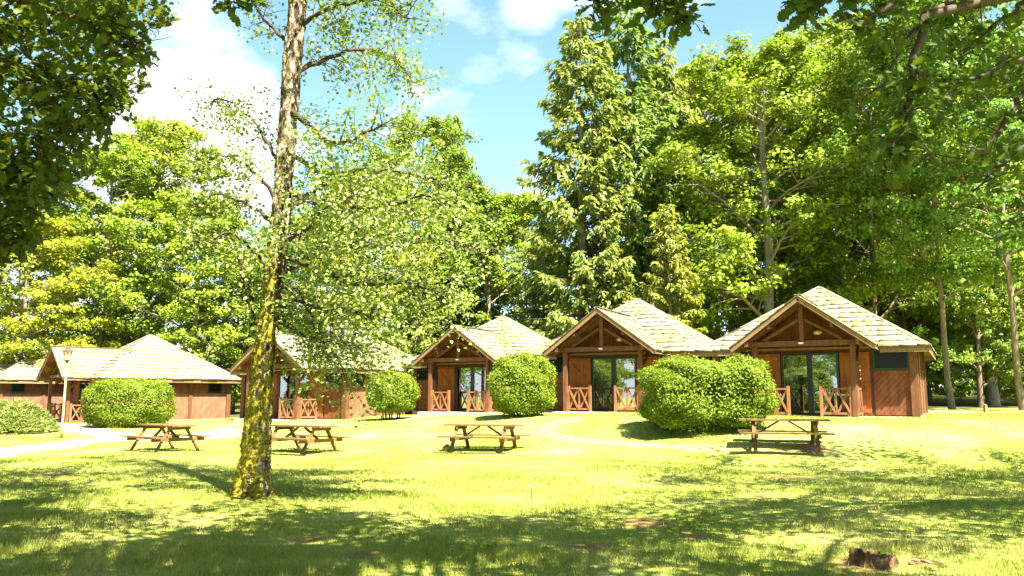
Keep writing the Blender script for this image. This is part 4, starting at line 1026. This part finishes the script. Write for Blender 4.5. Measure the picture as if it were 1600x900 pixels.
# overhead oak (trunk behind the viewer) whose lowest leaves hang into the top of the picture
OX, OY = 2.6, -3.2
root = empty('oak_tree', (OX, OY, gzf(OX, OY))); tag(root, 'oak overhead, its lowest leaf sprays hanging into the top centre', 'tree', 'overhanging oaks')
trunk_part(root, [(0, 0, -.2), (.1, 0, 1.5), (0, .1, 4), (.2, 0, 7), (.1, .1, 10), (0, 0, 12.5)], [.5, .4, .36, .28, .18, .06])
S = Spray(63); o = Vector(root.location)
for (pts, nt_, tl, pr) in [([(1010, -160, 6.2), (990, -60, 6.8), (1010, -10, 7.0), (1060, 20, 7.1)], 15, .30, 8), ([(960, -140, 6.4), (930, -50, 6.9), (935, -5, 7.0), (940, 25, 7.05)], 8, .24, 5), ([(1120, -160, 6.4), (1080, -60, 6.9), (1075, -10, 7.1), (1065, 25, 7.1)], 12, .28, 8),
                           ([(1300, -130, 6.6), (1280, -50, 7.0), (1270, -10, 7.1), (1245, 15, 7.15)], 12, .28, 8), ([(1340, -130, 6.8), (1330, -50, 7.0), (1325, -20, 7.1)], 8, .25, 6), ([(390, -130, 7.4), (380, -50, 7.8), (370, -12, 7.9), (365, 0, 7.9)], 10, .22, 7)]:
    bough(S, at(*pts[0]) - o, 5.8, .07, .018)
    S.branch([at(*q) - o for q in pts], r0=.018, r1=.005, ntw=nt_, twl=tl, per=pr, droop=.5, start=.3)
for k in range(16):
    az = R(20 + k * 14 + 6 * math.sin(k * 3)); L = 5.5 + 2.5 * math.sin(k * 1.7) ** 2
    S.branch([(0, 0, 4.5 + .3 * (k % 5)), (L * .4 * math.cos(az), L * .4 * math.sin(az), 6.6 + .3 * (k % 4)), (L * math.cos(az), L * math.sin(az), 7.4 + .35 * (k % 4)), (1.35 * L * math.cos(az), 1.35 * L * math.sin(az), 7.6)], r0=.13, r1=.02, ntw=10, twl=.6, per=22, droop=.2, start=.35)
n = 29000; r = S.rng; ctr = np.stack([r.uniform(-5.8, 6.2, 330), r.uniform(.2, 7.6, 330), r.uniform(6.8, 10.5, 330)], 1)[:190]
k = np.hypot((ctr[:, 0] - .2) / 6.0, (ctr[:, 1] - 3.6) / 3.4) < 1; ctr = ctr[k] - np.array(o)
idx = r.integers(0, len(ctr), n); Pe = ctr[idx] + r.normal(0, .38, (n, 3)) * np.array([1.1, 1.1, .5])
ns2 = sum(len(q) for q in S.P[:65])
finish_oak(root, S, (Pe, r.normal(0, .5, (n, 3)) + (0, 0, .85), r.normal(size=(n, 3))), .15, 300, lambda px, py, f: (np.arange(len(px)) < ns2) | ~inframe(px, py, f, 30))

# ------------------------------------------------------------------ small things
# lamp post
p = hit(96, 685); root = empty('lamp_post', (p.x, p.y, p.z)); tag(root, 'slim pale lamp post with small lantern beside the sandy path at left', 'lamp post')
MB().lathe([(.0, 0), (.055, 0), (.05, .5), (.036, .52), (.032, 2.75), (.0, 2.75)], 12).build('pole', M['pole'], root, True)
hd = MB().lathe([(.0, 2.752), (.05, 2.752), (.10, 2.80), (.10, 2.83), (.0, 2.83)], 6).lathe([(.0, 3.31), (.03, 3.29), (.19, 3.15), (.20, 3.12), (.0, 3.12)], 6)
for k in range(6):
    a = k * math.pi / 3; hd.bar((.095 * math.cos(a), .095 * math.sin(a), 2.83), (.155 * math.cos(a), .155 * math.sin(a), 3.12), .018, .018)
lt = hd.build('lantern', M['bark_dark'], root); MB().lathe([(.0, 2.835), (.085, 2.835), (.142, 3.115), (.0, 3.115)], 6).build('pane', M['globe'], lt)
# stakes
p = hit(831, 781); root = empty('stake', tuple(p)); tag(root, 'thin metal rod stuck upright in the middle of the lawn', 'stake')
MB().lathe([(0, -.1), (.011, -.1), (.010, .34), (0, .345)], 8).build('rod', M['post'], root, True); MB().box(-.035, .03, -.008, .008, .31, .325).build('cross_bar', M['post'], root)
p = at(1540, 645, 34); z = gzf(p.x, 34); mb = MB().prism([(-.07, -.05, -.1), (.07, -.05, -.1), (.055, -.05, .30), (.0, -.05, .36), (-.06, -.05, .31)], (0, .1, 0)); o = mb.build('marker_post', M['barge']); o.location = (p.x, 34, z); o.rotation_euler = (0, .05, .3)
tag(o, 'short pale marker post in the grass right of the nearest cabin', 'marker post')
# stone beside table
def rock(name, loc, s, seed, mat):
    rng = np.random.default_rng(seed); n1, n2 = 8, 12; V = []; Fq = []
    for i in range(n1 + 1):
        th = math.pi * i / n1
        for j in range(n2):
            ph = 2 * math.pi * j / n2; k = 1 + .13 * math.sin(3 * ph + seed) * math.sin(th) + .10 * math.sin(5 * th + 2 * ph) + (rng.normal(0, .04) if 0 < i < n1 else 0)
            V.append((s[0] * k * math.sin(th) * math.cos(ph), s[1] * k * math.sin(th) * math.sin(ph), s[2] * k * math.cos(th)))
    for i in range(n1):
        for j in range(n2): Fq.append((i * n2 + j, (i + 1) * n2 + j, (i + 1) * n2 + (j + 1) % n2, i * n2 + (j + 1) % n2))
    o = link(name, np_mesh(name, np.array(V), [np.array(Fq)], smooth=True), mat); o.location = loc; return o
p = hit(698, 705); tag(rock('stone', (p.x, p.y, p.z + .07), (.13, .11, .12), 3, M['stone']), 'small round brown stone at the left foot of a picnic table', 'stone')
# stump
p = hit(1368, 884); root = empty('tree_stump', tuple(p)); root.scale = (.9, .9, .78); tag(root, 'low broken rotten stump in a bare patch at lower right', 'stump'); rng = np.random.default_rng(14)
n = 40; prof_h = []; V = []; Fq = []
for j in range(n):
    a = 2 * math.pi * j / n; top = .125 + .05 * math.cos(a - 2.9) + rng.normal(0, .022); rr_ = .185 + .03 * math.sin(3 * a) + .015 * math.sin(7 * a) + rng.normal(0, .013)
    ring = [(1.35, -.05), (1.12, .03), (1.0, .10), (.97, top), (.80, top - .03 + rng.normal(0, .008)), (.5, top - .05 + rng.normal(0, .02)), (.12, top - .09)]
    for (q, z) in ring: V.append((rr_ * q * math.cos(a) * 1.12, rr_ * q * math.sin(a) * .85, z + rng.normal(0, .009)))
k = 7
for j in range(n):
    for q in range(k - 1): Fq.append((j * k + q, ((j + 1) % n) * k + q, ((j + 1) % n) * k + q + 1, j * k + q + 1))
M['stump'] = bark('rotten_wood', (.010, .005, .003), (.17, .105, .05), sc=22)
link('stump_wood', np_mesh('stump_wood', np.array(V), [np.array(Fq)]), M['stump'], root)
for q in range(9):
    a = rng.uniform(0, 6.28); mb = MB(); rr_ = rng.uniform(.14, .19); mb.bar((rr_ * 1.1 * math.cos(a), rr_ * .85 * math.sin(a), .10), (rr_ * 1.12 * math.cos(a), rr_ * .87 * math.sin(a), rng.uniform(.13, .19)), rng.uniform(.02, .05), .02, (math.cos(a), math.sin(a), 0)); mb.build('splinter', M['stump'], root)
for k, (px, py) in enumerate([(1432, 878), (1425, 882), (1446, 880)]):
    p = hit(px, py); o = rock('wood_chip', (p.x, p.y, p.z + .012), (.05 + .02 * (k == 2), .025, .018), k + 5, M['barge']); o.rotation_euler = (0, 0, k)
    tag(o, ['pale wood chip right of the stump, middle one', 'pale wood chip nearest the stump', 'largest pale wood chip, furthest from the stump'][k], 'wood chip', 'chips beside the stump')
# porch furniture
def chair(root, mat):
    MB().box(-.22, .22, -.22, .22, .42, .455).build('seat', mat, root)
    for sx in (-1, 1):
        MB().bar((sx * .2, -.2, 0), (sx * .2, -.2, .64), .04, .04, (0, 1, 0)).build('leg', mat, root); MB().bar((sx * .2, .2, 0), (sx * .2, .27, .92), .04, .04, (0, 1, 0)).build('leg', mat, root)
        MB().box(sx * .2 - .03, sx * .2 + .03, -.24, .22, .642, .665).build('armrest', mat, root)
    for k in range(4): MB().bar((-.19, .235 + .008 * k, .55 + k * .105), (.19, .235 + .008 * k, .55 + k * .105), .02, .07, (0, 0, 1)).build('slat', mat, root)
q = cabin_pt(1, (2.35, -4.1, 0)); root = empty('garden_chair', (q.x, q.y, gzf(q.x, q.y)), R(-100)); tag(root, 'yellowish wooden garden chair beside the porch of the cabin behind the biggest bush', 'chair'); chair(root, M['pole'])
MB().box(2.0, 2.85, -4.75, -3.4, -.9, -.014).build('terrace_slab', M['concrete'], cabin0)
q = cabin_pt(0, (1.15, -3.95, 0)); root = empty('patio_table', tuple(q), R(-28)); tag(root, 'small white topped table with black legs on the nearest cabin porch', 'table')
MB().box(-.28, .28, -.28, .28, .68, .72).build('tabletop', M['white'], root)
for sx in (-1, 1):
    for sy in (-1, 1): MB().bar((sx * .24, sy * .24, 0), (sx * .24, sy * .24, .678), .035, .035, (0, 1, 0)).build('leg', M['black'], root)
q = cabin_pt(0, (1.62, -HW - .062, 1.25)); root = empty('hanging_ornament', tuple(q), R(-28)); tag(root, 'string of small ornaments hanging on the right shutter of the nearest cabin', 'ornament')
MB().box(-.006, .006, -.004, .004, -.05, .5).build('string', M['pole'], root)
for k in range(4): link('bead', MB().lathe([(0, -.04), (.03, -.02), (.035, 0), (.02, .03), (0, .04)], 8).mesh('bead', True), M['pole'] if k % 2 else M['white'], root, (0, -.03, k * .14))
